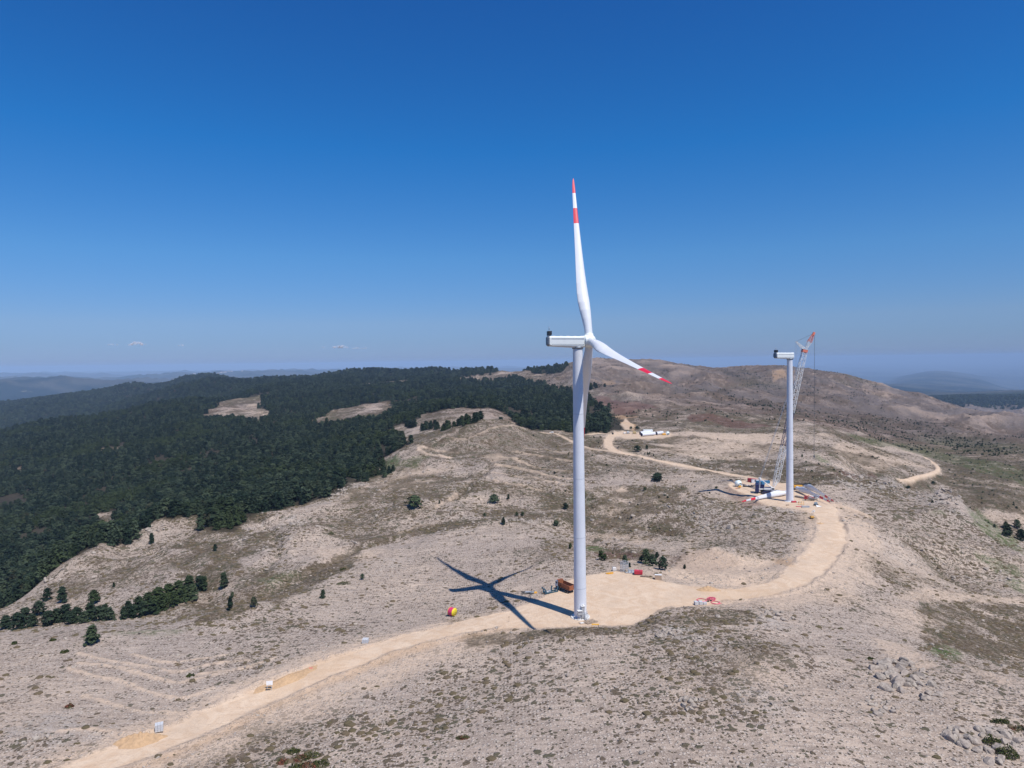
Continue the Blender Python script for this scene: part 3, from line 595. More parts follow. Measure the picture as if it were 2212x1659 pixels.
# ---------------------------------------------------------------- mesh builder
class MB:
    def __init__(s): s.v = []; s.f = []; s.m = []; s.sm = []; s.mats = []
    def mi(s, mat):
        if mat not in s.mats: s.mats.append(mat)
        return s.mats.index(mat)
    def add(s, vs, fs, mat, smooth=False, T=None):
        o = len(s.v); k = s.mi(mat)
        for v in vs: s.v.append(tuple(T @ Vector(v)) if T else tuple(v))
        for f in fs: s.f.append(tuple(i+o for i in f)); s.m.append(k); s.sm.append(smooth)
        return s
    def box(s, c, d, mat, T=None, taper=1.0, rz=0, bev=0.0):
        x, y, z = d[0]/2, d[1]/2, d[2]/2; q = taper
        if bev > 0 and taper == 1.0:
            e = bev; pts = []
            for (sx, sy, r) in ((x-e, y, z-e), (x, y-e, z-e), (x-e, y-e, z)):
                pass
            vs = []; ring = [(-1, -1), (1, -1), (1, 1), (-1, 1)]
            def lay(zz, ins):
                o = []
                for sx, sy in ring:
                    a = (sx*(x-ins), sy*(y-ins-e)); b2 = (sx*(x-ins-e), sy*(y-ins))
                    if sx*sy > 0: o += [a, b2]
                    else: o += [b2, a]
                return [(p[0], p[1], zz) for p in o]
            for zz, ins in ((-z, e), (-z+e, 0), (z-e, 0), (z, e)): vs += lay(zz, ins)
            fs = []
            for l in range(3):
                for i in range(8): fs.append((l*8+i, l*8+(i+1) % 8, (l+1)*8+(i+1) % 8, (l+1)*8+i))
            fs.append(tuple(range(7, -1, -1))); fs.append(tuple(range(24, 32)))
        else:
            vs = [(-x, -y, -z), (x, -y, -z), (x, y, -z), (-x, y, -z), (-x*q, -y*q, z), (x*q, -y*q, z), (x*q, y*q, z), (-x*q, y*q, z)]
            fs = [(0, 3, 2, 1), (4, 5, 6, 7), (0, 1, 5, 4), (1, 2, 6, 5), (2, 3, 7, 6), (3, 0, 4, 7)]
        Tm = Matrix.Translation(c) @ Matrix.Rotation(rz, 4, 'Z')
        if T: Tm = T @ Tm
        return s.add(vs, fs, mat, False, Tm)
    def tube(s, pts, r, mat, n=8, T=None, cap=True, smooth=True):
        pts = [Vector(p) for p in pts]; rs = r if isinstance(r, (list, tuple)) else [r]*len(pts)
        vs = []; fs = []; prev = None
        for i, p in enumerate(pts):
            d = (pts[min(i+1, len(pts)-1)]-pts[max(i-1, 0)]).normalized()
            a = prev if prev is not None else (Vector((0, 0, 1)) if abs(d.z) < 0.9 else Vector((1, 0, 0)))
            a = (a-d*a.dot(d)).normalized(); prev = a; b2 = d.cross(a)
            for k in range(n):
                an = 2*math.pi*(k+0.5)/n; vs.append(p+(a*math.cos(an)+b2*math.sin(an))*rs[i])
        for i in range(len(pts)-1):
            for k in range(n): fs.append((i*n+k, i*n+(k+1) % n, (i+1)*n+(k+1) % n, (i+1)*n+k))
        s.add(vs, fs, mat, smooth, T)
        if cap:
            o = len(pts)-1
            s.add(vs[:n], [tuple(range(n-1, -1, -1))], mat, False, T); s.add(vs[o*n:], [tuple(range(n))], mat, False, T)
        return s
    def lathe(s, prof, mat, n=24, T=None, smooth=True):      # prof: (radius, z), around local Z
        vs = []; fs = []
        for r, z in prof:
            for k in range(n): a = 2*math.pi*k/n; vs.append((r*math.cos(a), r*math.sin(a), z))
        for i in range(len(prof)-1):
            for k in range(n): fs.append((i*n+k, i*n+(k+1) % n, (i+1)*n+(k+1) % n, (i+1)*n+k))
        return s.add(vs, fs, mat, smooth, T)
    def build(s, name, parent=None):
        me = bpy.data.meshes.new(name); me.from_pydata(s.v, [], s.f)
        for m_ in s.mats: me.materials.append(m_)
        me.polygons.foreach_set('material_index', s.m); me.polygons.foreach_set('use_smooth', s.sm); me.update()
        o = bpy.data.objects.new(name, me); COL.objects.link(o)
        if parent: o.parent = parent
        return o
def axT(origin, x, y, z):
    return Matrix(((x.x, y.x, z.x, origin[0]), (x.y, y.y, z.y, origin[1]), (x.z, y.z, z.z, origin[2]), (0, 0, 0, 1)))
def alongT(p0, d, upv=Vector((0, 0, 1))):                     # local Z along d
    z = Vector(d).normalized(); x = upv.cross(z)
    if x.length < 1e-4: x = Vector((1, 0, 0))
    x.normalize(); return axT(Vector(p0), x, z.cross(x), z)

WHITE = M('tower paint', (0.66, 0.685, 0.735), 0.42, 0, 0.03, 0.3, dirt=(0.57, 0.59, 0.62))
BLADE = M('blade paint', (0.70, 0.72, 0.75), 0.35, 0, 0.02, 0.2)
RED = M('red band paint', (0.68, 0.018, 0.05), 0.4, 0, 0.04)
NAC = M('nacelle shell', (0.74, 0.78, 0.77), 0.4, 0, 0.03, 0.5)
GREYD = M('dark grey metal', (0.10, 0.11, 0.13), 0.5, 0.3, 0.15)
BLACK = M('black plastic', (0.02, 0.022, 0.025), 0.5, 0, 0.2)
GRILLE = M('grey grille', (0.20, 0.23, 0.27), 0.5, 0.4, 0.1, 6)
GALV = M('galvanised steel', (0.52, 0.55, 0.58), 0.45, 0.5, 0.1, 3)
CONC = M('pale concrete', (0.62, 0.60, 0.57), 0.85, 0, 0.1, 2, 0.3)
SEAM = M('seam line', (0.50, 0.53, 0.58), 0.5, 0, 0.05)
YEL = M('yellow paint', (0.74, 0.38, 0.04), 0.45, 0, 0.1, 2)
ORG = M('orange paint', (0.72, 0.20, 0.12), 0.45, 0, 0.08, 2)
NAVY = M('dark blue paint', (0.025, 0.03, 0.11), 0.4, 0.1, 0.15, 1)
CWHITE = M('crane white', (0.78, 0.78, 0.76), 0.4, 0.1, 0.05, 1)
WOODM = M('weathered wood', (0.36, 0.28, 0.21), 0.85, 0, 0.25, 3, 0.3)
GLASS = M('dark window glass', (0.02, 0.025, 0.03), 0.08, 0, 0.05)
RUBBER = M('tyre rubber', (0.025, 0.023, 0.022), 0.85, 0, 0.3, 4)
STEELR = M('worn steel', (0.25, 0.22, 0.20), 0.6, 0.4, 0.25, 3)

# ---------------------------------------------------------------- wind turbines
def blade_mesh(mb, root, bdir, cdir, Lb, chord_s=1.0, prebend=None):
    """root point, unit length direction, unit direction of the leading edge"""
    z = Vector(bdir).normalized(); x = (Vector(cdir)-z*Vector(cdir).dot(z)).normalized(); y = z.cross(x)
    st = [(0, 1.0, 1, 2.5), (.015, 1.0, 1, 2.5), (.05, .98, .98, 2.6), (.10, .80, .75, 3.05), (.15, .60, .5, 3.6), (.20, .46, .3, 3.95), (.25, .38, .15, 3.85), (.32, .31, .05, 3.45),
          (.40, .27, 0, 3.0), (.50, .24, 0, 2.5), (.60, .21, 0, 2.1), (.70, .19, 0, 1.75), (.702, .19, 0, 1.745), (.80, .18, 0, 1.4), (.802, .18, 0, 1.39),
          (.90, .17, 0, 1.08), (.902, .17, 0, 1.07), (.95, .16, 0, .85), (.98, .16, 0, .55), (.995, .16, 0, .25), (1.0, .16, 0, .08)]
    n = 20; rows = []
    for (r, th, circ, ch) in st:
        ch = ch*chord_s; tw = R(14)*(1-r)**2*(1-circ); row = []
        for k in range(n):
            a = 2*math.pi*k/n; ca, sa = math.cos(a), math.sin(a)
            cx = ca*ch/2; cy = sa*ch/2                               # circle
            t_ = (1-ca)/2                                            # 0 leading .. 1 trailing
            yt = 5*th*(0.2969*math.sqrt(max(t_, 0))-0.126*t_-0.3516*t_**2+0.2843*t_**3-0.1036*t_**4)*ch
            fx = ch*(0.30-t_); fy = yt*(1 if sa >= 0 else -1)
            px_ = cx*circ+fx*(1-circ); py_ = cy*circ+fy*(1-circ)
            qx = px_*math.cos(tw)-py_*math.sin(tw); qy = px_*math.sin(tw)+py_*math.cos(tw)
            bend = (r**2)*(prebend or 0)
            row.append(Vector(root)+z*(r*Lb)+x*(qx+bend)+y*qy)
        rows.append(row)
    for i in range(len(rows)-1):
        r0 = st[i][0]; mat = RED if (0.70 < (r0+st[i+1][0])/2 < .801 or (r0+st[i+1][0])/2 > .9005) else BLADE
        vs = rows[i]+rows[i+1]; fs = [(k, (k+1) % n, n+(k+1) % n, n+k) for k in range(n)]
        mb.add(vs, fs, mat, True)
    mb.add(rows[-1], [tuple(range(n))], RED); mb.add(rows[0], [tuple(range(n-1, -1, -1))], GREYD)

def loft(mb, secs, mat, T, smooth=False, caps=True):
    n = len(secs[0])
    for i in range(len(secs)-1):
        mb.add(secs[i]+secs[i+1], [(k, (k+1) % n, n+(k+1) % n, n+k) for k in range(n)], mat, smooth, T)
    if caps:
        mb.add(secs[0], [tuple(range(n-1, -1, -1))], mat, False, T); mb.add(secs[-1], [tuple(range(n))], mat, False, T)

def turbine(base, Hh, alpha, tilt, label, r0, r1, rotor=None, full=True):
    root = thing('wind_turbine', label, 'wind turbine', base)
    TT = Hh-2.4                                             # top of tower
    mb = MB(); segs = [0, .02, .04, .18, .36, .55, .76, 1.0]
    prof = []
    for q in np.linspace(0, 1, 24): prof.append((r0+(r1-r0)*q**1.15, 0.25+q*(TT-0.25)))
    mb.lathe(prof, WHITE, 64)
    tower = mb.build('tower', root)
    for q in (0.11, 0.30, 0.52, 0.76):
        mb = MB(); rr = r0+(r1-r0)*q**1.15; zz = 0.25+q*(TT-0.25)
        mb.lathe([(rr+.002, zz-.10), (rr+.035, zz-.07), (rr+.035, zz+.07), (rr+.002, zz+.10)], SEAM, 64)
        mb.build('flange_ring', tower)
    mb = MB(); mb.lathe([(0, 0.30), (r0+1.0, .30), (r0+1.15, .24), (r0+1.2, -.6)], CONC, 48)
    mb.lathe([(r0+.25, .31), (r0+.3, .55), (r0+.02, .56)], CWHITE, 48)
    mb.build('foundation', root)
    mb = MB(); mb.lathe([(r1, TT), (r1+.25, TT+.05), (r1+.25, TT+.75), (r1-.2, TT+.8)], GRILLE, 40); mb.build('yaw_bearing', root)
    a = Vector((math.cos(alpha)*math.cos(tilt), math.sin(alpha)*math.cos(tilt), math.sin(tilt)))
    hz = Vector((-math.sin(alpha), math.cos(alpha), 0)); upn = a.cross(hz)
    an0 = Vector((a.x, a.y, -math.sin(R(0.7)))).normalized(); T = axT((0, 0, Hh), an0, hz, an0.cross(hz))
    def sec(x, w, zt, zb, c1=.45, c2=.5):
        return [(x, -w+c2, zb), (x, w-c2, zb), (x, w, zb+c2), (x, w, zt-c1), (x, w-c1, zt), (x, -w+c1, zt), (x, -w, zt-c1), (x, -w, zb+c2)]
    mb = MB(); W2 = 1.72
    loft(mb, [sec(-9.9, W2, 1.75, -1.45), sec(-9.3, W2+.02, 1.78, -1.60), sec(-3, W2+.02, 1.78, -1.92), sec(1.0, W2+.02, 1.80, -2.05), sec(1.8, W2-.02, 1.95, -2.05), sec(2.15, W2-.35, 1.75, -1.8)], NAC, T)
    mb.lathe([(1.5, 0), (1.72, .35), (1.78, .8), (1.2, 1.0)], NAC, 24, T @ Matrix.Translation((.75, 0, 1.2)) @ Matrix.Rotation(R(90), 4, 'Y') @ Matrix.Scale(.45, 4, (1, 0, 0)))
    nac = mb.build('nacelle', root)
    for s_ in (-1, 1):
        mb = MB()
        for zz in (1.12, -0.92):
            mb.box((-3.7, s_*(W2+.035), zz), (11.0, .03, .10), GREYD, T)
        for zz in (0.92, -1.18): mb.box((-3.7, s_*(W2+.06), zz), (11.0, .10, .10), NAC, T)
        mb.build('side_rail', nac)
    mb = MB(); loft(mb, [sec(-10.55, W2-.25, 1.5, -1.15, .5, .6), sec(-10.2, W2-.02, 1.72, -1.42, .5, .6), sec(-9.88, W2+.03, 1.79, -1.58, .5, .6)], GRILLE, T)
    for k in range(6): mb.box((-10.56, 0, -0.95+k*.42), (.05, 2.6, .10), GREYD, T)
    mb.build('rear_grille', nac)
    for k in range(4):
        mb = MB(); mb.box((-8.2+k*2.4, 0, 1.84), (.9, 1.5, .12), NAC, T); mb.build('roof_hatch', nac)
    mb = MB(); mb.box((-9.75, 0, 2.75), (1.1, 2.6, 1.5), BLACK, T, bev=.1); mb.box((-9.75, 0, 1.95), (.8, 2.2, .25), GALV, T)
    for s_ in (-1, 1): mb.box((-9.2, s_*1.05, 2.9), (.35, .2, 1.3), BLACK, T)
    cool = mb.build('cooler', nac)
    mb = MB()
    mb.tube([(-9.7, .6, 3.5), (-9.7, .6, 5.0)], .05, GALV, 5, T)
    mb.tube([(-9.7, -.2, 4.55), (-9.7, .0, 5.0), (-9.7, .6, 5.05), (-9.7, .9, 4.6)], .045, GALV, 5, T)
    mb.tube([(-9.7, .0, 3.5), (-9.7, .0, 4.2)], .05, GALV, 5, T); mb.box((-9.7, 0, 4.2), (.3, .3, .2), GREYD, T)
    mb.build('wind_vane', cool)
    if rotor:
        th0, cone, Lb, off = rotor
        mb = MB(); prof = [(1.2, 2.18), (1.95, 2.25), (2.05, 2.7), (2.08, 4.3), (1.98, 4.9), (1.7, 5.5), (1.2, 5.95), (.6, 6.2), (0, 6.28)]
        Th = axT((0, 0, Hh), hz, upn, a)
        mb.lathe(prof, NAC, 40, Th)
        hub = Vector((0, 0, Hh))+a*off
        hubo = None; blades = []
        h = Vector((math.sin(alpha), -math.cos(alpha), 0))
        for k in range(3):
            an = th0+k*2*math.pi/3
            bd = ((upn*math.cos(an)+h*math.sin(an))*math.cos(cone)+a*math.sin(cone)).normalized()
            mb.tube([hub+bd*.8, hub+bd*2.25, hub+bd*2.32], [1.5, 1.52, 1.40], NAC, 28)
            blades.append(bd)
        mb.build('hub', root)
        for bd in blades:
            m2 = MB(); blade_mesh(m2, hub+bd*1.7, bd, a, Lb-1.7, 1.06, 0.9); m2.build('blade', root)
            m3 = MB()
        return root
    else:
        mb = MB(); mb.lathe([(0, 2.3), (1.25, 2.28), (1.3, 2.12)], GREYD, 28, axT((0, 0, Hh), hz, upn, a)); mb.build('rotor_flange', nac)
    return root

P1 = onground(22.15, 232.9)
T1 = turbine(P1, 93.18-P1.z, R(8.55), R(4.37), 'white wind turbine with three red-banded blades standing on the near gravel pad', 2.12, 1.62, rotor=(R(-17.8), R(3.0), 61.9, 4.12))
p2 = GP(1706, 1083)
T2 = turbine(p2, at(1700, 768.5, p2.y).z-p2.z, R(14), R(4.4), 'white wind turbine without rotor beside the tall lattice crane', 2.12, 1.62)

# entrance of the near turbine
def entrance(root, ang, r0):
    T = Matrix.Rotation(ang, 4, 'Z')                          # local -Y points out of the tower
    g = MB(); y = -r0
    g.box((0.05, y-.45, 2.55), (1.0, .75, 4.0), GALV, T, bev=.05); g.box((0.05, y-.5, 4.62), (1.3, 1.0, .1), CWHITE, T)
    g.lathe([(.28, 0), (.3, .15), (.2, .35), (0, .42)], CWHITE, 12, T @ Matrix.Translation((.1, y-.3, 4.72)))
    g.build('door_cabinet', root)
    g = MB(); g.box((-1.15, y-.6, 2.55), (1.35, 1.0, 1.35), GALV, T, bev=.05); g.box((-1.2, y-.75, 3.32), (1.6, 1.4, .1), CWHITE, T)
    for sx in (-1.75, -.6):
        for sy in (-.2, -1.0): g.tube([(sx, y+sy, .3), (sx, y+sy, 2.0)], .05, GALV, 5, T)
    g.tube([(-1.75, y-1.0, .3), (-.6, y-1.0, 1.9)], .035, GALV, 5, T); g.tube([(-.6, y-1.0, .3), (-1.75, y-1.0, 1.9)], .035, GALV, 5, T)
    g.build('switch_box', root)
    g = MB()
    for k in range(9): g.box((1.0+.0*k, y-.45-.24*(8-k), .35+.21*k), (.95, .26, .05), GALV, T)
    for sx in (.5, 1.5):
        g.tube([(sx, y-2.6, .2), (sx, y-.4, 2.15)], .05, GALV, 5, T); g.tube([(sx, y-2.6, 1.2), (sx, y-.4, 3.1)], .035, GALV, 5, T)
        for q in (0, .5, 1): g.tube([(sx, y-2.6+2.2*q, .2+1.95*q), (sx, y-2.6+2.2*q, 1.2+1.9*q)], .03, GALV, 5, T)
    g.box((.75, y-.45, 2.12), (1.7, .9, .06), GALV, T)
    g.build('entrance_stairs', root)
entrance(T1, R(14), 2.12)

# ---------------------------------------------------------------- rotor blades laid out by the far turbine
def supports(parent, p, d, h, w=3.2):
    side = Vector((-d.y, d.x, 0)).normalized(); g = MB(); z0 = float(tz(p.x, p.y))
    for s_ in (-1, 1):
        q = p+side*s_*w/2*.6
        g.tube([(q.x, q.y, z0-.1), (q.x, q.y, p.z+h/2)], .13, GALV, 6)
    for zz in (z0+.15, p.z-h/2+.1, p.z+h/2): g.tube([p-side*w*.3+Vector((0, 0, zz-p.z)), p+side*w*.3+Vector((0, 0, zz-p.z))], .12, GALV, 6)
    o = g.build('support_frame', parent)
    return o
def ground_blade(ra, tip, label, up_edge=1):
    d = (tip-ra); Lb = d.length
    root = thing('turbine_blade', label, 'rotor blade', ra, group='rotor blades lying by the far turbine')
    g = MB(); blade_mesh(g, (0, 0, 0), d.normalized(), Vector((0, 0, -1*up_edge)), Lb, 1.0)
    g.build('shell', root)
    for q in (0.04, 0.66):
        p = ra+d*q; o = supports(root, p, d.normalized(), 2.2 if q < .1 else 1.9); o.location = -ra
    return root
def lift(px, py, h): p = GP(px, py); p.z += h; return p
ground_blade(lift(1698, 1070.5, 2.0), lift(1602, 1091, 2.0)+Vector((0, 0, 0)), 'white blade with red and white tip lying left of the far turbine tower')
ground_blade(lift(1722, 1061, 2.1), lift(1794, 1092.5, 2.2), 'front one of the two parallel grey blades lying right of the far tower')
ground_blade(lift(1740, 1055, 2.1), lift(1802, 1091.5, 2.2), 'rear one of the two parallel grey blades lying right of the far tower')

# ---------------------------------------------------------------- lattice crane
def lattice(mb, p0, p1, w0, w1, n, mat, rc_=.14, rb=.08, side=None):
    p0 = Vector(p0); p1 = Vector(p1); z = (p1-p0).normalized()
    x = side or Vector((0, 1, 0)); x = (x-z*x.dot(z)).normalized(); y = z.cross(x)
    def c(q, k):
        w = (w0+(w1-w0)*q)/2; sx, sy = ((1, 1), (1, -1), (-1, -1), (-1, 1))[k % 4]
        return p0+(p1-p0)*q+x*w*sx+y*w*sy
    for k in range(4): mb.tube([c(0, k), c(1, k)], rc_, mat, 5, cap=False)
    for i in range(n):
        q0, q1 = i/n, (i+1)/n
        for k in range(4):
            a, b2 = (c(q0, k), c(q1, k+1)) if i % 2 == 0 else (c(q0, k+1), c(q1, k))
            mb.tube([a, b2], rb, mat, 4, cap=False)
            mb.tube([c(q1, k), c(q1, k+1)], rb*.8, mat, 4, cap=False)
cb = GP(1661, 1066)                                            # ground under the slewing ring
YC = cb.y; CR = thing('crawler_crane', 'tall white lattice-boom crawler crane with orange tip beside the far turbine', 'crane', cb)
def cl(px, py, Y=None): return at(px, py, Y or YC)-cb
h0 = float(cb.z)
foot = cl(1671, 1052, YC-1); 
e1 = cl(1679, 1030, YC); e2 = cl(1690, 964, YC+1); e3 = cl(1712.5, 889, YC+2); 
# the boom is straight: positions along its axis
top = cl(1738, 757, YC+4); boom0 = cl(1677, 1037, YC)
g = MB(); g.tube([foot+Vector((0, -1.4, 0)), boom0+Vector((0, -1.4, 0))], .22, CWHITE, 6); g.tube([foot+Vector((0, 1.4, 0)), boom0+Vector((0, 1.4, 0))], .22, CWHITE, 6)
def bp(q): return boom0+(top-boom0)*q
lattice(g, foot+(boom0-foot)*.2, boom0, 1.2, 3.0, 3, CWHITE); lattice(g, bp(0), bp(.26), 3.0, 3.0, 9, CWHITE, .17, .10)
g.build('lower_boom', CR)
g = MB(); lattice(g, bp(.26), bp(.52), 3.0, 3.0, 9, NAVY, .17, .10); g.build('middle_boom', CR)
g = MB(); lattice(g, bp(.52), bp(.985), 3.0, 2.7, 17, CWHITE, .16, .10)
g.build('upper_boom', CR)
g = MB(); Tb = alongT(bp(.985), top-boom0, Vector((0, 1, 0)))
g.box((0, 0, .9), (3.3, 3.2, 1.8), ORG, Tb, bev=.15); g.box((0, 0, 1.9), (3.6, 3.4, .2), CWHITE, Tb)
g.build('boom_head', CR)
jt = cl(1758, 720, YC+5); jr = bp(1.0)+Vector((0.8, 0, 1.0)); jm = jr+(jt-jr)*.42
g = MB(); lattice(g, jr, jm, 1.0, 2.4, 4, CWHITE, .13, .07); lattice(g, jm, jr+(jt-jr)*.9, 2.4, 1.1, 6, ORG, .13, .08); 
g.box((0, 0, 1.0), (1.3, 1.6, 2.2), ORG, alongT(jr+(jt-jr)*.88, jt-jr, Vector((0, 1, 0))), bev=.1)
g.build('jib', CR)
st_ = cl(1719.5, 738, YC+4)
g = MB(); lattice(g, jr+Vector((-1.2, 0, 0)), st_, 1.6, .6, 6, CWHITE, .11, .06); g.build('strut', CR)
g = MB()
for s_ in (-.5, .5):
    o_ = Vector((0, s_, 0))
    g.tube([st_+o_, jt+o_], .05, GREYD, 4); g.tube([st_+o_, bp(.78)+Vector((-1.6, s_, 0))], .05, GALV, 4)
    g.tube([cl(1641.5, 1034)+o_*1.5, bp(.985)+o_+Vector((-1.4, 0, 0))], .09, GALV, 4)
g.build('pendant_line', CR)
g = MB(); hb = cl(1758.5, 984, YC+5)
for s_ in (-.28, .28): g.tube([jt+Vector((.5, s_, -.5)), hb+Vector((0, s_, 0))], .055, GREYD, 4)
hl = g.build('hoist_rope', CR)
g = MB(); g.box(tuple(hb-Vector((0, 0, .6))), (.7, .6, 1.4), GREYD, bev=.1); g.tube([hb-Vector((0, 0, 1.3)), hb-Vector((.0, 0, 1.9)), hb-Vector((.35, 0, 2.2)), hb-Vector((.4, 0, 1.8))], .12, GREYD, 6)
g.build('hook_block', hl)
ux = Vector((.93, -.30, 0)).normalized(); uy = Vector((-ux.y, ux.x, 0)); T = axT((0, 0, 0), ux, uy, Vector((0, 0, 1)))
g = MB(); g.box((-2.0, 0, 2.9), (9, 3.0, .9), CWHITE, T, bev=.1); g.box((-.5, -1.9, 3.2), (5.5, .9, 1.4), CWHITE, T, bev=.1); g.box((-1, 1.8, 3.3), (6, .8, 1.5), NAVY, T, bev=.1)
g.box((-4.6, 0, 4.6), (3.4, 2.8, 2.4), NAVY, T, bev=.1); g.lathe([(1.6, 1.9), (1.7, 2.0), (1.7, 2.5), (1.5, 2.6)], STEELR, 20, T)
ub = g.build('upper_body', CR)
g = MB(); g.box((2.3, -2.1, 3.3), (2.0, 1.2, 2.0), CWHITE, T, bev=.12); g.box((3.32, -2.1, 3.6), (.05, 1.0, 1.1), GLASS, T); g.box((2.4, -2.72, 3.6), (1.4, .05, 1.0), GLASS, T)
g.build('cab', CR)
g = MB()
for s_ in (-1, 1):
    for k in range(7): g.box((-7.3, s_*2.35, 1.55+k*.72), (2.2, 1.9, .66), NAVY, T, bev=.05)
    g.box((-6.15, s_*2.35, 3.7), (.12, 1.0, 4.6), CWHITE, T)
g.box((-7.3, 0, 1.6), (2.6, 5.6, .5), NAVY, T)
g.build('counterweight', CR)
g = MB(); at0 = cl(1641.5, 1034)
for s_ in (-1.2, 1.2):
    g.tube([T @ Vector((3.2, s_, 3.2)), at0+Vector((0, s_*.6, 0))], .28, CWHITE, 6); g.tube([T @ Vector((-5.8, s_, 3.3)), at0+Vector((0, s_*.6, 0))], .2, CWHITE, 6)
g.box(tuple(at0), (1.2, 2.4, 1.2), CWHITE, bev=.1); g.build('gantry', CR)
for s_ in (-1, 1):
    g = MB(); pts = [(-5.2, .6), (-4.6, .05), (4.6, .05), (5.2, .6), (5.2, 1.1), (4.6, 1.6), (-4.6, 1.6), (-5.2, 1.1)]
    loft(g, [[(x, s_*3.6-.65, z) for x, z in pts], [(x, s_*3.6+.65, z) for x, z in pts]], RUBBER, T)
    for k in range(9): g.lathe([(0, -.7), (.42, -.7), (.42, .7), (0, .7)], NAVY, 10, T @ Matrix.Translation((-4.2+k*1.05, s_*3.6, .75)) @ Matrix.Rotation(R(90), 4, 'X'))
    g.box((0, s_*3.6, 1.75), (7.5, .8, .3), NAVY, T); g.build('crawler_track', CR)
g = MB(); g.box((0, 0, 1.3), (3.6, 6.2, .9), NAVY, T, bev=.1); g.build('car_body', CR)

# ---------------------------------------------------------------- vehicles and site things
def wheel(parent, x, y, r, w, name='wheel'):
    g = MB(); T = Matrix.Translation((x, y, r)) @ Matrix.Rotation(R(90), 4, 'X')
    g.lathe([(r*.55, -w/2), (r*.92, -w/2), (r, -w*.35), (r, w*.35), (r*.92, w/2), (r*.55, w/2)], RUBBER, 20, T)
    o = g.build(name, parent)
    g = MB(); g.lathe([(0, -w*.38), (r*.3, -w*.42), (r*.55, -w*.4), (r*.56, w*.4), (r*.3, w*.42), (0, w*.38)], STEELR, 16, T); g.build('rim', o)
    return o
DUMP = M('rusty brown paint', (0.30, 0.105, 0.045), 0.6, 0.1, 0.25, 1.2, dirt=(0.34, 0.20, 0.13))
def heading(vx, vy): return math.atan2(vy, vx)
def dump_truck(loc, rz):
    t = thing('dump_truck', 'brown dump truck with white cab parked just left of the near tower', 'truck', loc, rz)
    g = MB()   # front is +X, length 8.6
    g.box((0, 0, 1.05), (8.2, 1.0, .35), BLACK); g.box((3.3, 0, .95), (1.7, 2.3, .5), BLACK); g.build('chassis', t)
    g = MB()
    sec = lambda x0: None
    pr = [(2.55, 1.15), (2.55, 3.1), (2.75, 3.3), (3.9, 3.25), (4.25, 2.2), (4.3, 1.15)]
    loft(g, [[(x, -1.2, z) for x, z in pr], [(x, 1.2, z) for x, z in pr]], CWHITE, None)
    cabo = g.build('cab', t)
    g = MB(); g.add([(4.262, -1.05, 2.25), (4.262, 1.05, 2.25), (3.95, 1.0, 3.1), (3.95, -1.0, 3.1)], [(0, 1, 2, 3)], GLASS)
    for s_ in (-1, 1): g.box((3.45, s_*1.215, 2.55), (.95, .03, .75), GLASS)
    g.build('window', cabo)
    g = MB(); L0, L1 = -4.3, 2.3; y0, y1 = 1.1, 1.28; zb, zt = 1.35, 3.15
    th = .09
    for s_ in (-1, 1):
        vs = [(L0, s_*y0, zb), (L1, s_*y0, zb), (L1, s_*y1, zt), (L0, s_*y1, zt), (L0, s_*(y0-th), zb), (L1, s_*(y0-th), zb), (L1, s_*(y1-th), zt), (L0, s_*(y1-th), zt)]
        fs = [(0, 1, 2, 3), (4, 7, 6, 5), (3, 2, 6, 7), (0, 4, 5, 1), (0, 3, 7, 4), (1, 5, 6, 2)]
        g.add(vs, fs, DUMP)
        for k in range(7): g.box((L0+.5+k*.95, s_*(y0+y1)/2+s_*.06, (zb+zt)/2), (.10, .12, zt-zb), DUMP)
        g.box(((L0+L1)/2, s_*(y1+.03), zt+.0), (L1-L0, .14, .14), DUMP); g.box(((L0+L1)/2, s_*(y0+.03), zb+.05), (L1-L0, .14, .14), DUMP)
    g.box(((L0+L1)/2, 0, zb), (L1-L0, 2*y0-.1, .1), STEELR)
    bod = g.build('tipper_body', t)
    g = MB(); g.box((L1+.03, 0, (zb+zt)/2+.25), (.1, 2.5, zt-zb+.5), DUMP); g.box((L1+.5, 0, zt+.55), (1.1, 2.4, .1), DUMP); g.build('headboard', bod)
    g = MB(); g.box((L0-.05, 0, (zb+zt)/2), (.1, 2.3, zt-zb-.1), DUMP); 
    for k in (-1, 0, 1): g.box((L0-.13, k*.8, (zb+zt)/2), (.08, .12, zt-zb-.1), DUMP)
    g.build('tailgate', bod)
    for x in (3.3, 1.5, -1.9, -3.3):
        for s_ in (-1, 1): wheel(t, x, s_*1.05, .52, .42)
    return t
dump_truck(GP(1219.5, 1276), heading(-.56, .83))

# blue transport frames and black drawbar parts
BLUEF = M('teal blue steel', (0.03, 0.09, 0.13), 0.5, 0.2, 0.2, 2)
p = GP(1189, 1280); t = thing('transport_frame', 'dark blue steel transport frames with raised arms beside the dump truck', 'steel frame', p, R(25))
g = MB(); g.box((0, -.9, .35), (5.6, .35, .45), BLUEF, bev=.04); g.box((0, .9, .35), (5.6, .35, .45), BLUEF, bev=.04)
for x in (-2.2, 0, 2.2): g.box((x, 0, .35), (.4, 2.2, .4), BLUEF)
g.build('base_beam', t)
for x, y in ((-2.5, .9), (.9, .9), (2.5, -.9), (-2.5, -.9)):
    g = MB(); g.tube([(x, y, .5), (x+.1, y+.2, 1.4), (x+.5*(-1 if x < 0 else 1), y+.3, 2.1)], [.28, .24, .3], BLUEF, 6); g.build('arm', t)
g = MB(); g.box((-.6, -.2, .75), (1.1, .8, .35), GALV); g.box((-1.5, -.5, .7), (.6, .6, .3), CONC); g.build('pad_block', t)
p = GP(1144, 1282); t = thing('lifting_tool', 'black and yellow lifting tool lying on stony ground above the tower shadow', 'lifting tool', p, R(-8))
g = MB(); g.box((0, 0, .55), (3.6, .8, .35), GALV, bev=.05)
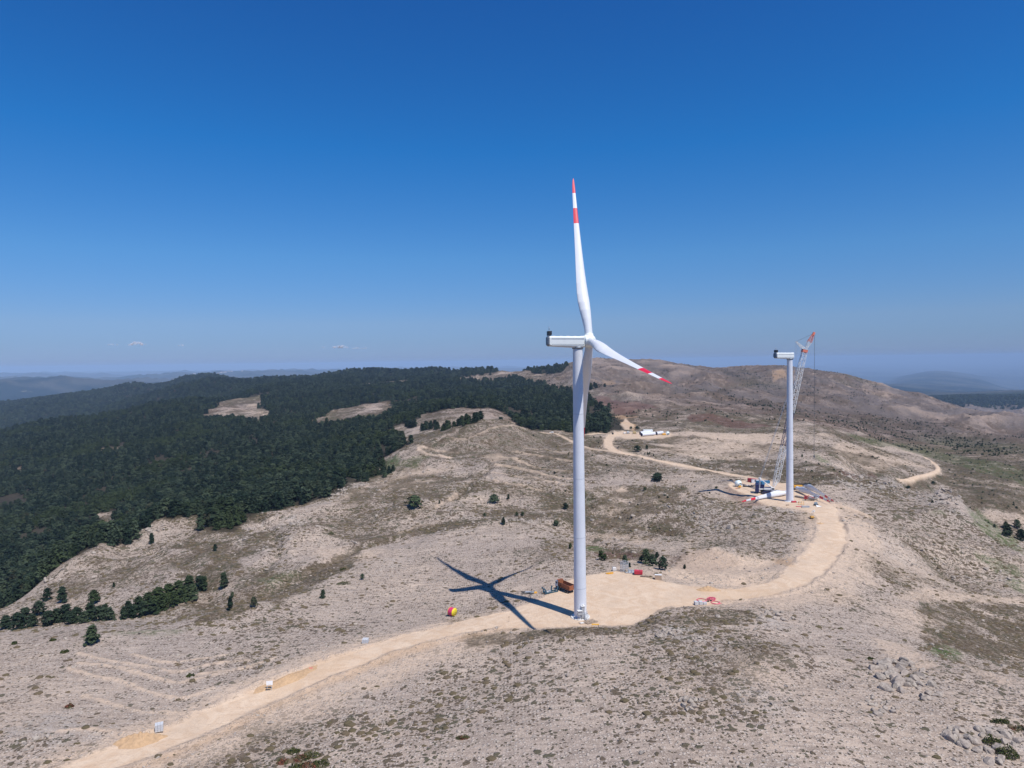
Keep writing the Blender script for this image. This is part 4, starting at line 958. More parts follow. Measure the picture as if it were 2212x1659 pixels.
for x, y, x2, y2 in ((-1.6, 0, -3.4, .9), (-1.6, 0, -3.0, -1.0), (1.6, 0, 2.2, 1.0), (1.0, 0, -1.8, -1.2)): g.tube([(x, y, .6), (x2, y2, .25)], .2, BLACK, 6)
g.build('beam', t); g = MB(); g.box((2.3, -.1, .45), (1.1, 1.1, .5), YEL, bev=.05); g.build('yellow_end', t)
p = GP(1147, 1289); g = MB(); g.tube([(-.9, 0, .1), (0, 0, 1.3), (.8, .3, .1)], .12, GREYD, 5); g.tube([(0, 0, 1.3), (.1, -.7, .1)], .12, GREYD, 5)
o = g.build('tripod_stand', None); o.location = p; tag(o, 'small dark three-legged stand in front of the black and yellow lifting tool', 'stand')

# cable drum
PINK = M('pink cable', (0.62, 0.05, 0.14), 0.5, 0, 0.2, 8, 0.4); DYEL = M('drum yellow', (0.78, 0.62, 0.03), 0.5, 0, 0.08, 2)
p = GP(977, 1330); t = thing('cable_drum', 'large drum of pink cable with yellow flanges beside the dirt road', 'cable drum', p, R(-36))
r_ = 1.45
Td = Matrix.Translation((0, 0, r_)) @ Matrix.Rotation(R(90), 4, 'Y')
g = MB(); g.lathe([(r_*.96, -.95), (r_*.99, -.6), (r_*.965, -.3), (r_*.99, 0), (r_*.965, .3), (r_*.99, .6), (r_*.96, .95)], PINK, 36, Td); g.build('cable', t)
for s_ in (-1, 1):
    g = MB(); g.lathe([(0, s_*1.0), (r_, s_*1.0), (r_, s_*.95), (0, s_*.94)], DYEL, 36, Td)
    for k in range(6):
        a = k*math.pi/3; g.lathe([(0, s_*1.03), (.09, s_*1.03), (.09, s_*.99)], GREYD, 8, Td @ Matrix.Translation((math.cos(a)*.6, math.sin(a)*.6, 0)))
    g.lathe([(0, s_*1.02), (.12, s_*1.02), (.12, s_*.99)], GREYD, 10, Td); g.build('flange', t)

# planks, trestle at the tower foot
p = GP(1276, 1344); t = thing('plank_pile', 'pile of grey weathered planks beside the near tower base', 'plank pile', p, R(32))
for k in range(9):
    g = MB(); g.box((random.uniform(-.3, .3), -1.2+k*.3, .12+.1*(k % 3)), (4.4, .24, .08), WOODM, rz=random.uniform(-.08, .08)); g.build('plank', t)
p = GP(1286, 1356.0); p = onground(p.x, p.y); t = thing('trestle', 'small yellow trestle bench standing below the plank pile', 'trestle', p, R(-5))
g = MB(); g.box((0, 0, 1.05), (2.3, .8, .14), YEL); g.build('top', t)
for x in (-1.0, 1.0):
    for s_ in (-1, 1):
        g = MB(); g.tube([(x, s_*.25, 1.0), (x, s_*.42, 0)], .07, YEL if x < 0 else GREYD, 5); g.build('leg', t)
p = GP(1256, 1346.5); g = MB(); g.box((0, 0, .1), (1.6, 1.4, .12), WOODM); g.box((.2, -.1, .2), (1.3, 1.1, .06), CONC)
o = g.build('pallet', None); o.location = p; o.rotation_euler = (0, 0, R(20)); tag(o, 'low pallet with grey sheet in front of the near tower steps', 'pallet')

# yard at the rear of the near pad
BAG = M('bulk bag fabric', (0.62, 0.60, 0.58), 0.9, 0, 0.1, 4, 0.5)
def bigbag(px, py, s, label, name='bulk_bag', col=BAG, grp=None, rz=0):
    p = GP(px, py); t = thing(name, label, 'bulk bag', p, rz, grp)
    g = MB(); q = s/2
    pr = [[(-q*.9, -q*.9, .05), (q*.9, -q*.9, .05), (q*.9, q*.9, .05), (-q*.9, q*.9, .05)], [(-q*1.05, -q*1.02, s*.45), (q*1.03, -q*1.05, s*.45), (q*1.05, q*1.02, s*.45), (-q*1.02, q*1.05, s*.45)], [(-q*.92, -q*.95, s*.9), (q*.95, -q*.92, s*.93), (q*.92, q*.95, s*.9), (-q*.95, q*.92, s*.94)], [(-q*.5, -q*.5, s*1.0), (q*.5, -q*.5, s*1.02), (q*.5, q*.5, s*.98), (-q*.5, q*.5, s*1.0)]]
    loft(g, pr, col, None); g.build('bag', t)
    for sx in (-1, 1):
        g = MB(); g.tube([(sx*q*.8, -q*.8, s*.92), (sx*q*.7, 0, s*1.12), (sx*q*.8, q*.8, s*.92)], .04, col, 4); g.build('loop', t)
    return t
bigbag(1327, 1233, 1.55, 'single white bulk bag on a pallet at the rear edge of the near pad')
p = GP(1317, 1239); t = thing('beam_stack', 'small stack of yellow beams beside the white bulk bag', 'beam stack', p, R(20))
for k in range(5):
    g = MB(); g.box((0, -.7+k*.35, .15+.12*(k % 2)), (3.2 if k else 2.2, .2, .2), YEL if k != 4 else GALV); g.build('beam', t)
p = GP(1349, 1235); t = thing('steel_basket', 'tall galvanised steel scaffold basket at the rear of the near pad', 'steel basket', p, R(25))
for x in (-1.3, 0, 1.3):
    for y in (-1.0, 1.0):
        g = MB(); g.tube([(x, y, 0), (x, y, 4.3)], .09, GALV, 5); g.build('post', t)
g = MB()
for zz in (.1, 1.1, 2.1, 3.1, 4.2):
    for y in (-1, 1): g.tube([(-1.3, y, zz), (1.3, y, zz)], .06, GALV, 4)
    for x in (-1.3, 1.3): g.tube([(x, -1, zz), (x, 1, zz)], .06, GALV, 4)
for k in range(12):
    x = -1.3+2.6*k/11
    for y in (-1, 1): g.tube([(x, y, .1), (x, y, 4.2)], .035, GALV, 4, cap=False)
g.tube([(-1.3, 1, .1), (1.3, 1, 4.2)], .05, GALV, 4); g.tube([(0, -1, .1), (1.3, -1, 4.2)], .05, GALV, 4); g.build('mesh_panel', t)
g = MB(); g.box((-.1, -1.6, .7), (.9, .7, 1.2), WOODM, bev=.05); g.build('crate', t)
p = GP(1365, 1237.5); t = thing('steel_rack', 'low flat galvanised steel rack between the tall basket and the red tank', 'steel rack', p, R(-12))
g = MB(); g.box((0, 0, .25), (5.2, 2.4, .25), GALV)
for x in (-2.5, -1.2, 0, 1.2, 2.5): g.box((x, 0, .6), (.12, 2.4, .5), GALV)
g.box((0, 1.15, .7), (5.2, .1, .5), GALV); g.box((1.7, .2, .75), (.7, .9, .5), GREYD); g.build('frame', t)
REDT = M('dark red paint', (0.50, 0.03, 0.055), 0.45, 0, 0.12, 2)
p = GP(1379, 1241); t = thing('storage_tank', 'small dark red rectangular fuel tank at the rear of the near pad', 'tank', p, R(-14))
g = MB(); g.box((0, 0, 1.0), (3.3, 1.9, 1.5), REDT, bev=.12)
for x in (-1.0, 0, 1.0): g.box((x, -.96, 1.0), (.12, .06, 1.4), REDT)
g.build('body', t)
g = MB(); g.box((0, -.6, .12), (3.2, .2, .24), GREYD); g.box((0, .6, .12), (3.2, .2, .24), GREYD); g.build('skid', t)
g = MB(); g.lathe([(.22, 0), (.22, .18), (0, .2)], GREYD, 10, Matrix.Translation((.6, 0, 1.75))); g.build('filler_cap', t)
def palletpile(px, py, label, n, rz, w=2.2):
    p = GP(px, py); t = thing('pallet_pile', label, 'pallet pile', p, rz)
    for k in range(n):
        g = MB()
        for i in range(5): g.box((0, -.5+i*.25, .14+k*.17), (w, .16, .04), WOODM, rz=.05*k)
        for x in (-w*.4, 0, w*.4): g.box((x, 0, .06+k*.17), (.12, 1.2, .11), WOODM, rz=.05*k)
        g.build('pallet', t)
palletpile(1393, 1246, 'low pile of long brown pallets just right of the red tank', 3, R(-15), 3.4)
palletpile(1409, 1249.5, 'broken pallets lying between the long pallet pile and the plywood crate', 2, R(10), 2.0)
p = GP(1422, 1252.5); t = thing('plywood_crate', 'upright plywood crate at the right end of the pad yard', 'crate', p, R(-12))
PLY = M('plywood', (0.42, 0.31, 0.22), 0.8, 0, 0.12, 3)
g = MB(); g.box((0, 0, 1.05), (2.6, 1.3, 1.9), PLY); g.build('box', t)
g = MB()
for x in (-1.2, 1.2): g.box((x, -.68, 1.05), (.12, .05, 1.9), WOODM)
g.box((0, 0, 2.04), (2.7, 1.4, .07), CWHITE); g.box((0, 0, .05), (2.4, 1.2, .1), WOODM); g.build('trim', t)

PINKC = M('pink conduit', (0.70, 0.13, 0.20), 0.5, 0, 0.15, 2)
# pink conduit coils and block stacks to the right of the near pad
for k, (px, py, rr, lab) in enumerate(((1515.5, 1297, 1.75, 'single open coil of pink conduit nearest the three block pallets'), (1538, 1294.5, 1.5, 'bundled overlapping coil of pink conduit furthest from the camera'), (1545.5, 1302.5, 1.6, 'open coil of pink conduit with a loose tail on the right'))):
    p = GP(px, py); g = MB(); nn = 3 if k != 1 else 8
    for q in range(nn):
        pts = []; r2_ = rr*(1-.05*q*(1 if k != 1 else 1.4)); ox, oy = random.uniform(-.12, .12)*(1 if k != 1 else 5), random.uniform(-.1, .1)*(1 if k != 1 else 3)
        for i in range(33): a = 2*math.pi*i/32; pts.append((math.cos(a)*r2_+ox, math.sin(a)*r2_*.95+oy, .12+.07*q+.05*math.sin(a*3+q)))
        g.tube(pts, .075, PINKC, 5, cap=False)
    if k == 2: g.tube([(1.5, -.4, .1), (1.9, -1.1, .1), (2.3, -2.0, .08)], .06, PINKC, 5)
    o = g.build('conduit_coil', None); o.location = p; tag(o, lab, 'conduit coil', 'pink conduit coils beside the road')
for k, (px, py, rr, lab) in enumerate(((1529.5, 1299.5, .42, 'left of two small black tyres between the pink coils'), (1535.8, 1298.6, .36, 'right of two small black tyres between the pink coils'))):
    p = GP(px, py); g = MB(); g.lathe([(rr*.5, 0), (rr, .05), (rr*1.05, .15), (rr, .28), (rr*.5, .3), (rr*.5, 0)], RUBBER, 18)
    o = g.build('tyre', None); o.location = p; tag(o, lab, 'tyre', 'small tyres by the pink coils')
BLK = M('grey concrete block', (0.52, 0.53, 0.55), 0.85, 0, 0.08, 3, 0.2)
def blockstack(px, py, nx, ny, nz, label, grp=None, rz=0, s=(.42, .5, .27)):
    p = GP(px, py); t = thing('block_stack', label, 'block stack', p, rz, grp)
    g = MB()
    for x in (-.4, 0, .4): g.box((x*nx*s[0]*.9, 0, .06), (.12, ny*s[1], .12), WOODM)
    g.box((0, 0, .13), (nx*s[0], ny*s[1], .03), WOODM); g.build('pallet', t)
    for k in range(nz):
        g = MB()
        for i in range(nx):
            for j in range(ny):
                g.box(((i-(nx-1)/2)*s[0]+random.uniform(-.01, .01), (j-(ny-1)/2)*s[1], .15+(k+.5)*s[2]), (s[0]*.94, s[1]*.94, s[2]*.92), BLK)
        g.build('block_layer', t)
blockstack(1504, 1306.5, 3, 3, 4, 'left and tallest pallet of grey blocks beside the pink coils', 'pallets of grey blocks by the coils', R(8))
blockstack(1513.3, 1306, 3, 3, 4, 'middle pallet of grey blocks beside the pink coils', 'pallets of grey blocks by the coils', R(4))
blockstack(1522.5, 1306, 3, 2, 3, 'right and lowest pallet of grey blocks beside the pink coils', 'pallets of grey blocks by the coils', R(6))
blockstack(344, 1579, 3, 2, 4, 'pallet of pale grey blocks at the road edge next to the sand heap', None, R(25), (.6, .8, .42))
blockstack(789.5, 1389, 3, 3, 3, 'single pallet of grey blocks on the left verge of the dirt road', None, R(-5), (.6, .6, .42))

# sign board, marker, stake
p = GP(582.5, 1489); t = thing('site_sign', 'white site sign board on two legs at the roadside', 'sign', p, R(8))
SIGN = M('white sign sheet', (0.86, 0.87, 0.87), 0.5, 0, 0.02)
for x in (-.6, .6):
    g = MB(); g.tube([(x, 0, 0), (x, 0, 1.9)], .04, GALV, 5); g.tube([(x, -.8, 0), (x, -.02, 1.2)], .035, GALV, 5); g.build('post', t)
g = MB(); g.box((0, -.05, 1.75), (1.7, .05, 1.15), SIGN); pn = g.build('panel', t)
g = MB()
for k, (x0, wd) in enumerate(((-.25, .1), (-.08, .16), (.12, .1), (.27, .14))): g.box((x0, -.082, 1.42), (wd, .01, .06), GALV)
g.build('lettering', pn)
g = MB(); g.box((-.3, -.6, .3), (1.3, .12, .22), BLACK); g.build('weight_bar', t)
p = GP(672, 1446); g = MB(); g.box((0, 0, .35), (1.0, .12, .6), ORG)
for k in range(3):
    for j in range(2): g.box((-.34+k*.34, -.07, .2+j*.3), (.16, .02, .14), CWHITE)
g.tube([(-.4, 0, 0), (-.4, 0, .2)], .04, GREYD, 5); g.tube([(.4, 0, 0), (.4, 0, .2)], .04, GREYD, 5)
o = g.build('road_barrier', None); o.location = p; o.rotation_euler = (0, 0, R(5)); tag(o, 'small orange and white barrier board at the road edge', 'barrier')
p = GP(1099.5, 1343); g = MB(); g.tube([(0, 0, 0), (0, 0, 1.7)], .06, WOODM, 5); g.box((0, 0, 1.65), (.4, .06, .25), WOODM)
o = g.build('survey_stake', None); o.location = p; tag(o, 'thin wooden survey stake left of the near pad below the blade shadow', 'stake')

# heaps of sand and earth
SAND = M('sand', (0.46, 0.305, 0.175), 0.95, 0, 0.12, 1.5, 0.6)
def heap(px, py, lx, ly, hh, rz, label, name='sand_heap', mat=SAND, peaks=1):
    p = GP(px, py); n = 40; m_ = 14; vs = []; fs = []
    ca, sa = math.cos(rz), math.sin(rz)
    zc = float(tz(p.x, p.y))
    for j in range(m_+1):
        q = j/m_
        for k in range(n):
            a = 2*math.pi*k/n; w = 1+.12*math.sin(3*a+px)+.07*math.sin(7*a+py)
            x = math.cos(a)*lx*q*w; y = math.sin(a)*ly*q*w
            hz_ = hh*max(0, 1-q)**.85*(1+.12*math.sin(5*x+px))*(1 if peaks == 1 else (.75+.25*math.cos(x*peaks)))
            wx = x*ca-y*sa; wy = x*sa+y*ca
            z = float(tz(p.x+wx, p.y+wy))-zc-.12*q+hz_+.08*math.sin(9*x)*math.cos(8*y)*(1-q)
            vs.append((wx, wy, z))
    for j in range(m_):
        for k in range(n): fs.append((j*n+k, (j+1)*n+k, (j+1)*n+(k+1) % n, j*n+(k+1) % n))
    g = MB(); g.add(vs, fs, mat, True); o = g.build(name, None); o.location = (p.x, p.y, zc); tag(o, label, 'heap'); return o
heap(302, 1603, 5.4, 2.7, 2.3, R(28), 'pointed heap of yellow sand at the lower left road edge')
heap(622, 1468, 10.5, 2.5, 1.3, R(50), 'long low bank of orange sand along the road beside the sign', peaks=.6)
heap(1530, 1274, 4.6, 2.2, 1.5, R(-3), 'small orange earth heap where the curved road leaves the pad')
heap(1772, 1117+14, 2.2, 1.2, .6, 0, 'little ochre sand heap on the inner edge of the curved road')

# far turbine yard
HUBW = M('hub fibreglass', (0.66, 0.74, 0.74), 0.4, 0, 0.04, 1)
def rotor_hub(p, rz, label, s=1.0):
    t = thing('rotor_hub', label, 'rotor hub', p, rz, 'rotor hubs waiting on the ground')
    g = MB(); Th = Matrix.Translation((0, 0, 2.1*s)) @ Matrix.Rotation(R(90), 4, 'Y')
    g.lathe([(1.5*s, -1.8*s), (2.0*s, -1.7*s), (2.1*s, -1.0*s), (2.1*s, .6*s), (1.8*s, 1.4*s), (1.1*s, 2.0*s), (0, 2.2*s)], HUBW, 28, Th); g.build('spinner', t)
    for k in range(3):
        a = 2*math.pi*k/3+math.pi/2+.3; d = Vector((0, math.cos(a), math.sin(a))); c0 = Vector((-.2*s, 0, 2.1*s))
        g = MB(); g.tube([c0+d*1.6*s, c0+d*2.25*s], 1.25*s, HUBW, 20, cap=False); g.tube([c0+d*2.0*s, c0+d*2.05*s], 1.15*s, GREYD, 20); g.build('blade_socket', t)
    g = MB(); g.box((0, 0, .1), (2.4*s, 2.2*s, .3), GREYD); g.build('cradle', t)
    return t
rotor_hub(GP(1594, 1051), R(200), 'pale rotor hub standing on the left edge of the far turbine pad')
rotor_hub(GP(1442, 939.5), R(190), 'pale rotor hub right of the tower sections in the distant yard', .95)
p = GP(1600.5, 1049.5); g = MB(); g.lathe([(.9, .05), (.85, .7), (.55, 1.3), (0, 1.6)], CWHITE, 20); o = g.build('nose_cone', None); o.location = p; tag(o, 'small white nose cone standing beside the pale hub', 'nose cone')
p = GP(1598.5, 1053); g = MB(); g.lathe([(.5, 0), (.8, .1), (.8, 1.1), (.5, 1.3), (0, 1.3)], YEL, 14); g.box((-.9, -.2, .4), (.8, .5, .7), YEL, bev=.05)
o = g.build('yellow_generator', None); o.location = p; tag(o, 'small round yellow generator in front of the pale hub', 'generator')
p = GP(1595, 1055.5); g = MB(); g.box((0, 0, .35), (2.2, .8, .5), WOODM, bev=.05); g.box((-1.4, 0, .3), (.7, .6, .6), ORG, bev=.05)
o = g.build('timber_crate', None); o.location = p; tag(o, 'low wooden crate with orange end in front of the hub and generator', 'crate')
def container(px, py, L_, rz, mat, label, Hc=2.6, win=False, roofm=None, name='shipping_container'):
    p = GP(px, py); t = thing(name, label, 'container', p, rz)
    g = MB(); g.box((0, 0, .1+Hc/2), (L_, 2.4, Hc), mat)
    nr = int(L_/.35)
    for k in range(nr):
        for s_ in (-1, 1): g.box((-L_/2+.2+k*.35, s_*1.215, .1+Hc/2), (.15, .04, Hc-.3), mat)
    g.build('body', t)
    g = MB(); g.box((0, 0, .1+Hc+.03), (L_+.05, 2.5, .08), roofm or mat)
    g.build('roof', t)
    for s_ in (-1, 1):
        g = MB(); g.box((-L_/2-.04, s_*.6, .1+Hc/2), (.06, 1.1, Hc-.2), mat); g.tube([(-L_/2-.1, s_*.25, .3), (-L_/2-.1, s_*.25, Hc-.1)], .03, GALV, 4); g.build('door', t)
    if win:
        for x in (-L_*.15, L_*.28):
            g = MB(); g.box((x, -1.26, 1.6), (1.1, .06, 1.0), GREYD); g.box((x, -1.30, 1.6), (.85, .03, .78), GLASS); g.build('window', t)
    return t
CRED = M('container red', (0.40, 0.035, 0.05), 0.5, 0.1, 0.15, 1); CBLU = M('container blue', (0.04, 0.19, 0.36), 0.5, 0.1, 0.15, 1); OFF = M('office white', (0.74, 0.76, 0.78), 0.5, 0, 0.04)
RUSTR = M('rusty roof', (0.38, 0.22, 0.18), 0.8, 0, 0.2, 2)
container(1625, 1042, 6.0, R(-40), CRED, 'dark red shipping container behind the crane at the left')
container(1634, 1043, 7.0, R(-4), OFF, 'white site office container with square window behind the crane', win=True, roofm=RUSTR, name='office_container')
container(1642, 1048, 6.0, R(-62), CBLU, 'blue shipping container standing directly behind the crane counterweight', name='shipping_container')
container(1653, 1044, 6.0, R(-5), CBLU, 'blue shipping container lying crosswise behind the crane boom foot', 1.7)
p = GP(1615, 1051.5); t = thing('trailer_frame', 'dark flat trailer with steel racks between the hub and the crane', 'trailer', p, R(-4))
g = MB(); g.box((0, 0, .5), (6.0, 1.9, .3), BLACK); g.box((-2.6, 0, 1.0), (.6, 1.6, 1.0), GREYD); g.box((2.6, 0, .9), (.5, 1.6, .8), GREYD); g.box((.2, 0, .9), (2.0, 1.0, .5), CONC); g.build('deck', t)
for x in (-1.8, 1.8):
    for s_ in (-.9, .9): wheel(t, x, s_, .3, .25)
p = GP(1631, 1051); g = MB(); g.box((0, 0, .55), (3.2, 1.6, .9), WOODM, bev=.05); g.box((0, 0, 1.05), (3.3, 1.7, .1), STEELR)
for k in range(4): g.box((-1.2+k*.8, -.83, .55), (.08, .05, .9), STEELR)
o = g.build('timber_stack', None); o.location = p; tag(o, 'brown timber stack just left of the blue container', 'timber stack')
for px, py, rz, lab in ((1663, 1062+4.5, -28, 'steel crane mat leaning on the near crane track'), (1684, 1062, -40, 'long grey ramp mat right of the crane tracks')):
    p = GP(px, py); g = MB(); Tm = Matrix.Rotation(R(9), 4, 'Y')
    g.box((0, 0, .5), (5.5, 2.0, .18), STEELR, Tm); 
    for k in range(6): g.box((-2.3+k*.92, 0, .62), (.12, 2.0, .08), GREYD, Tm)
    o = g.build('crane_mat', None); o.location = p; o.rotation_euler = (0, 0, R(rz)); tag(o, lab, 'crane mat')
# yellow mobile crane behind the blades
p = GP(1724, 1058); t = thing('mobile_crane', 'yellow mobile crane partly hidden behind the far tower and blades', 'crane', p, R(-8))
g = MB(); g.box((0, 0, 1.3), (9.5, 2.5, .8), STEELR, bev=.08); g.build('chassis', t)
g = MB(); g.box((-.5, 0, 2.6), (4.0, 2.3, 1.6), YEL, bev=.15); g.box((-2.3, 0, 2.5), (1.4, 2.4, 1.8), YEL, bev=.1); g.build('superstructure', t)
g = MB(); g.box((1.8, -.7, 2.6), (1.5, 1.0, 1.6), YEL, bev=.1); g.box((2.57, -.7, 2.9), (.04, .85, .8), GLASS); g.build('cab', t)
g = MB(); g.box((3.2, 0, 3.7), (11.0, .8, .8), BLACK, Matrix.Rotation(R(-3), 4, 'Y')); g.build('boom', t)
for x in (-3.8, -2.3, 2.3, 3.8):
    for s_ in (-1, 1): wheel(t, x, s_*1.05, .65, .5)
# steel beam trailer right of the tower foot
p = GP(1736, 1077); t = thing('steel_beam', 'long grey steel box beam lying right of the far tower', 'steel beam', p, R(-62))
g = MB(); g.box((0, 0, .8), (12.5, 1.6, .15), STEELR); g.box((0, .8, .5), (12.5, .15, .9), STEELR); g.box((0, -.8, .5), (12.5, .15, .9), STEELR); g.box((6.0, 0, .45), (.15, 1.6, .8), STEELR); g.build('beam', t)
g = MB()
for k in range(8): g.box((-5.5+k*1.55, 0, .92), (.12, 1.6, .08), GALV)
g.build('rib', t)
# red truck with crane arm and white van
REDV = M('truck red', (0.42, 0.035, 0.045), 0.4, 0.1, 0.12, 1)
p = GP(1749, 1081); t = thing('red_crane_truck', 'dark red crane truck parked in front of the two parallel blades', 'truck', p, R(-22))
g = MB(); g.box((0, 0, .95), (6.0, 2.3, .35), STEELR); g.box((1.2, 0, 1.4), (3.4, 2.3, .5), STEELR); g.build('flatbed', t)
g = MB(); pr = [(-3.2, .9), (-3.2, 2.0), (-2.8, 2.7), (-1.5, 2.8), (-1.3, .9)]
loft(g, [[(x, -1.15, z) for x, z in pr][::-1], [(x, 1.15, z) for x, z in pr][::-1]], REDV, None); c_ = g.build('cab', t)
g = MB(); g.add([(-3.215, -1.0, 1.95), (-3.215, 1.0, 1.95), (-2.86, 1.0, 2.6), (-2.86, -1.0, 2.6)], [(3, 2, 1, 0)], GLASS); g.box((-2.2, -1.17, 2.15), (.9, .03, .6), GLASS); g.build('window', c_)
g = MB(); g.tube([(-1.0, 0, 1.2), (-1.0, 0, 3.0)], .25, REDV, 6); g.tube([(-1.0, 0, 3.0), (1.2, -.3, 2.3), (2.4, -.3, 1.8)], .2, REDV, 6); g.build('crane_arm', t)
for x in (-2.4, 1.2, 2.3):
    for s_ in (-1, 1): wheel(t, x, s_*1.0, .5, .4)
def car(p, rz, label, L_=4.6, col=None, name='white_van', H_=1.9, cat='van', cabf=.75):
    t = thing(name, label, cat, p, rz); col = col or CWHITE; g = MB(); h = L_/2
    pr = [(-h, .35), (-h, H_*.9), (-h+.15, H_), (h-L_*(1-cabf)-.3, H_), (h-L_*(1-cabf)+.35, H_*.58), (h-.15, H_*.5), (h, .7), (h, .35)]
    loft(g, [[(x, -.9, z) for x, z in pr], [(x, -.86, z) for x, z in pr], [(x, .86, z) for x, z in pr], [(x, .9, z) for x, z in pr]], col, None)
    b_ = g.build('body', t); g = MB()
    xw = h-L_*(1-cabf)
    g.add([(xw-.24, -.78, H_*.97), (xw+.36, -.8, H_*.62), (xw+.36, .8, H_*.62), (xw-.24, .78, H_*.97)], [(0, 1, 2, 3)], GLASS, T=Matrix.Translation((.03, 0, .02)))
    for s_ in (-1, 1): g.box((xw-.75, s_*.91, H_*.78), (.9, .02, H_*.28), GLASS)
    g.build('window', b_)
    for x in (-h*.6, h*.6):
        for s_ in (-1, 1): wheel(t, x, s_*.8, .34, .22)
    return t
car(GP(1757.5, 1078), R(-25), 'white van between the red crane truck and the front blade', 5.0)
car(GP(1191, 935.6), R(170), 'white pickup on the track by the forest edge beyond the terraced hill', 5.0, name='white_pickup', H_=1.8, cat='pickup', cabf=.6)
# small gear near the far tower foot
p = GP(1762.5, 1092); t = thing('compressor', 'blue-grey compressor unit with black base on the far pad right of the tower', 'compressor', p, R(-15))
g = MB(); g.box((0, 0, .45), (2.6, 1.5, .6), BLACK); g.build('base', t); g = MB(); g.box((0, .1, 1.3), (1.7, 1.2, 1.2), M('blue grey paint', (.25, .34, .40), .5), bev=.08); g.box((.1, .1, 1.95), (.5, .5, .2), GREYD); g.build('housing', t)
p = GP(1769, 1094.5); g = MB(); g.add([(-1.6, -.6, .05), (1.8, -.9, .03), (1.5, .5, .05), (-1.0, .8, .9), (-1.6, .2, .95)], [(0, 1, 2), (0, 2, 3), (0, 3, 4)], CWHITE); g.add([(-1.6, -.6, .05), (1.8, -.9, .03), (1.5, .5, .05), (-1.0, .8, -.02), (-1.6, .2, -.02)], [(0, 2, 1), (0, 3, 2), (0, 4, 3)], CWHITE); g.add([(-1.6, -.6, .05), (-1.6, .2, .95), (-1.6, .2, -.02)], [(0, 1, 2)], CWHITE); g.add([(1.5, .5, .05), (-1.0, .8, -.02), (-1.0, .8, .9), (-1.6, .2, -.02), (-1.6, .2, .95)], [(0, 1, 2), (1, 3, 4, 2)], CWHITE)
o = g.build('tarpaulin', None); o.location = p; tag(o, 'white tarpaulin spread out beside the blue-grey compressor', 'tarpaulin')
p = GP(1740, 1096); t = thing('steel_skip', 'open grey rectangular tray on the ground in front of the far tower', 'skip', p, R(-8))
g = MB(); g.box((0, 0, .1), (4.2, 1.9, .1), GALV)
for s_ in (-1, 1): g.box((0, s_*.93, .45), (4.2, .06, .7), GALV); g.box((s_*2.08, 0, .45), (.06, 1.8, .7), GALV)
g.build('tray', t)
p = GP(1726, 1094.5); g = MB(); g.box((0, 0, .12), (3.4, .8, .22), REDT, rz=.2); g.box((-.6, .5, .12), (2.2, .3, .18), ORG, rz=-.1)
o = g.build('red_beam', None); o.location = p; tag(o, 'flat red beams lying left of the grey tray', 'beam')
p = GP(1714.5, 1085.5); g = MB(); g.box((0, 0, .55), (2.8, 1.2, .9), REDT, bev=.08); g.box((-1.0, -.2, 1.05), (.6, .6, .25), GREYD)
o = g.build('red_toolbox', None); o.location = p; tag(o, 'red steel box at the foot of the far tower', 'box')
p = GP(1725, 1085.5); g = MB()
for k in range(5): g.box((-1.2+k*.65, random.uniform(-.5, .5), .3), (.5, .6, .6), CWHITE if k % 2 else GREYD, rz=k, bev=.05)
o = g.build('gear_pile', None); o.location = p; tag(o, 'jumble of small white and grey boxes right of the red steel box', 'boxes')
p = GP(1701.5, 1092); g = MB(); g.box((0, 0, .25), (1.6, 1.0, .5), PLY, bev=.03); g.box((0, 0, .53), (1.7, 1.1, .05), WOODM); o = g.build('small_crate', None); o.location = p; tag(o, 'small plywood crate in front of the far tower foundation', 'crate')
p = GP(1730.5, 1090.5); t = thing('yellow_rack', 'thin yellow pipe rack behind the grey tray', 'rack', p, R(-5))
g = MB()
for x in (-1.5, 0, 1.5):
    for y in (-.4, .4): g.tube([(x, y, 0), (x, y, 1.9)], .06, YEL, 4)
for zz in (.7, 1.8):
    for y in (-.4, .4): g.tube([(-1.5, y, zz), (1.5, y, zz)], .05, YEL, 4)
g.build('frame', t)
p = GP(1754, 1120.5); t = thing('light_tower', 'yellow mobile light tower with white lamp heads beside the curved road', 'light tower', p, R(10))
g = MB(); g.box((0, 0, .95), (2.0, 1.3, 1.2), M('ochre paint', (.55, .30, .06), .5), bev=.15); g.box((0, 0, .3), (2.2, .9, .15), GREYD); g.build('generator_body', t)
g = MB(); g.tube([(.6, 0, 1.4), (.6, 0, 4.2)], .08, GALV, 6); g.tube([(-.1, 0, 4.0), (1.4, 0, 4.0)], .06, GALV, 5); g.build('mast', t)
for x, zz in ((-.1, 3.7), (1.3, 3.7), (.5, 4.3), (1.3, 4.5)):
    g = MB(); g.box((x, -.15, zz), (.65, .3, .45), CWHITE, bev=.05); g.build('lamp_head', t)
for s_ in (-1, 1): wheel(t, 0, s_*.6, .3, .2)

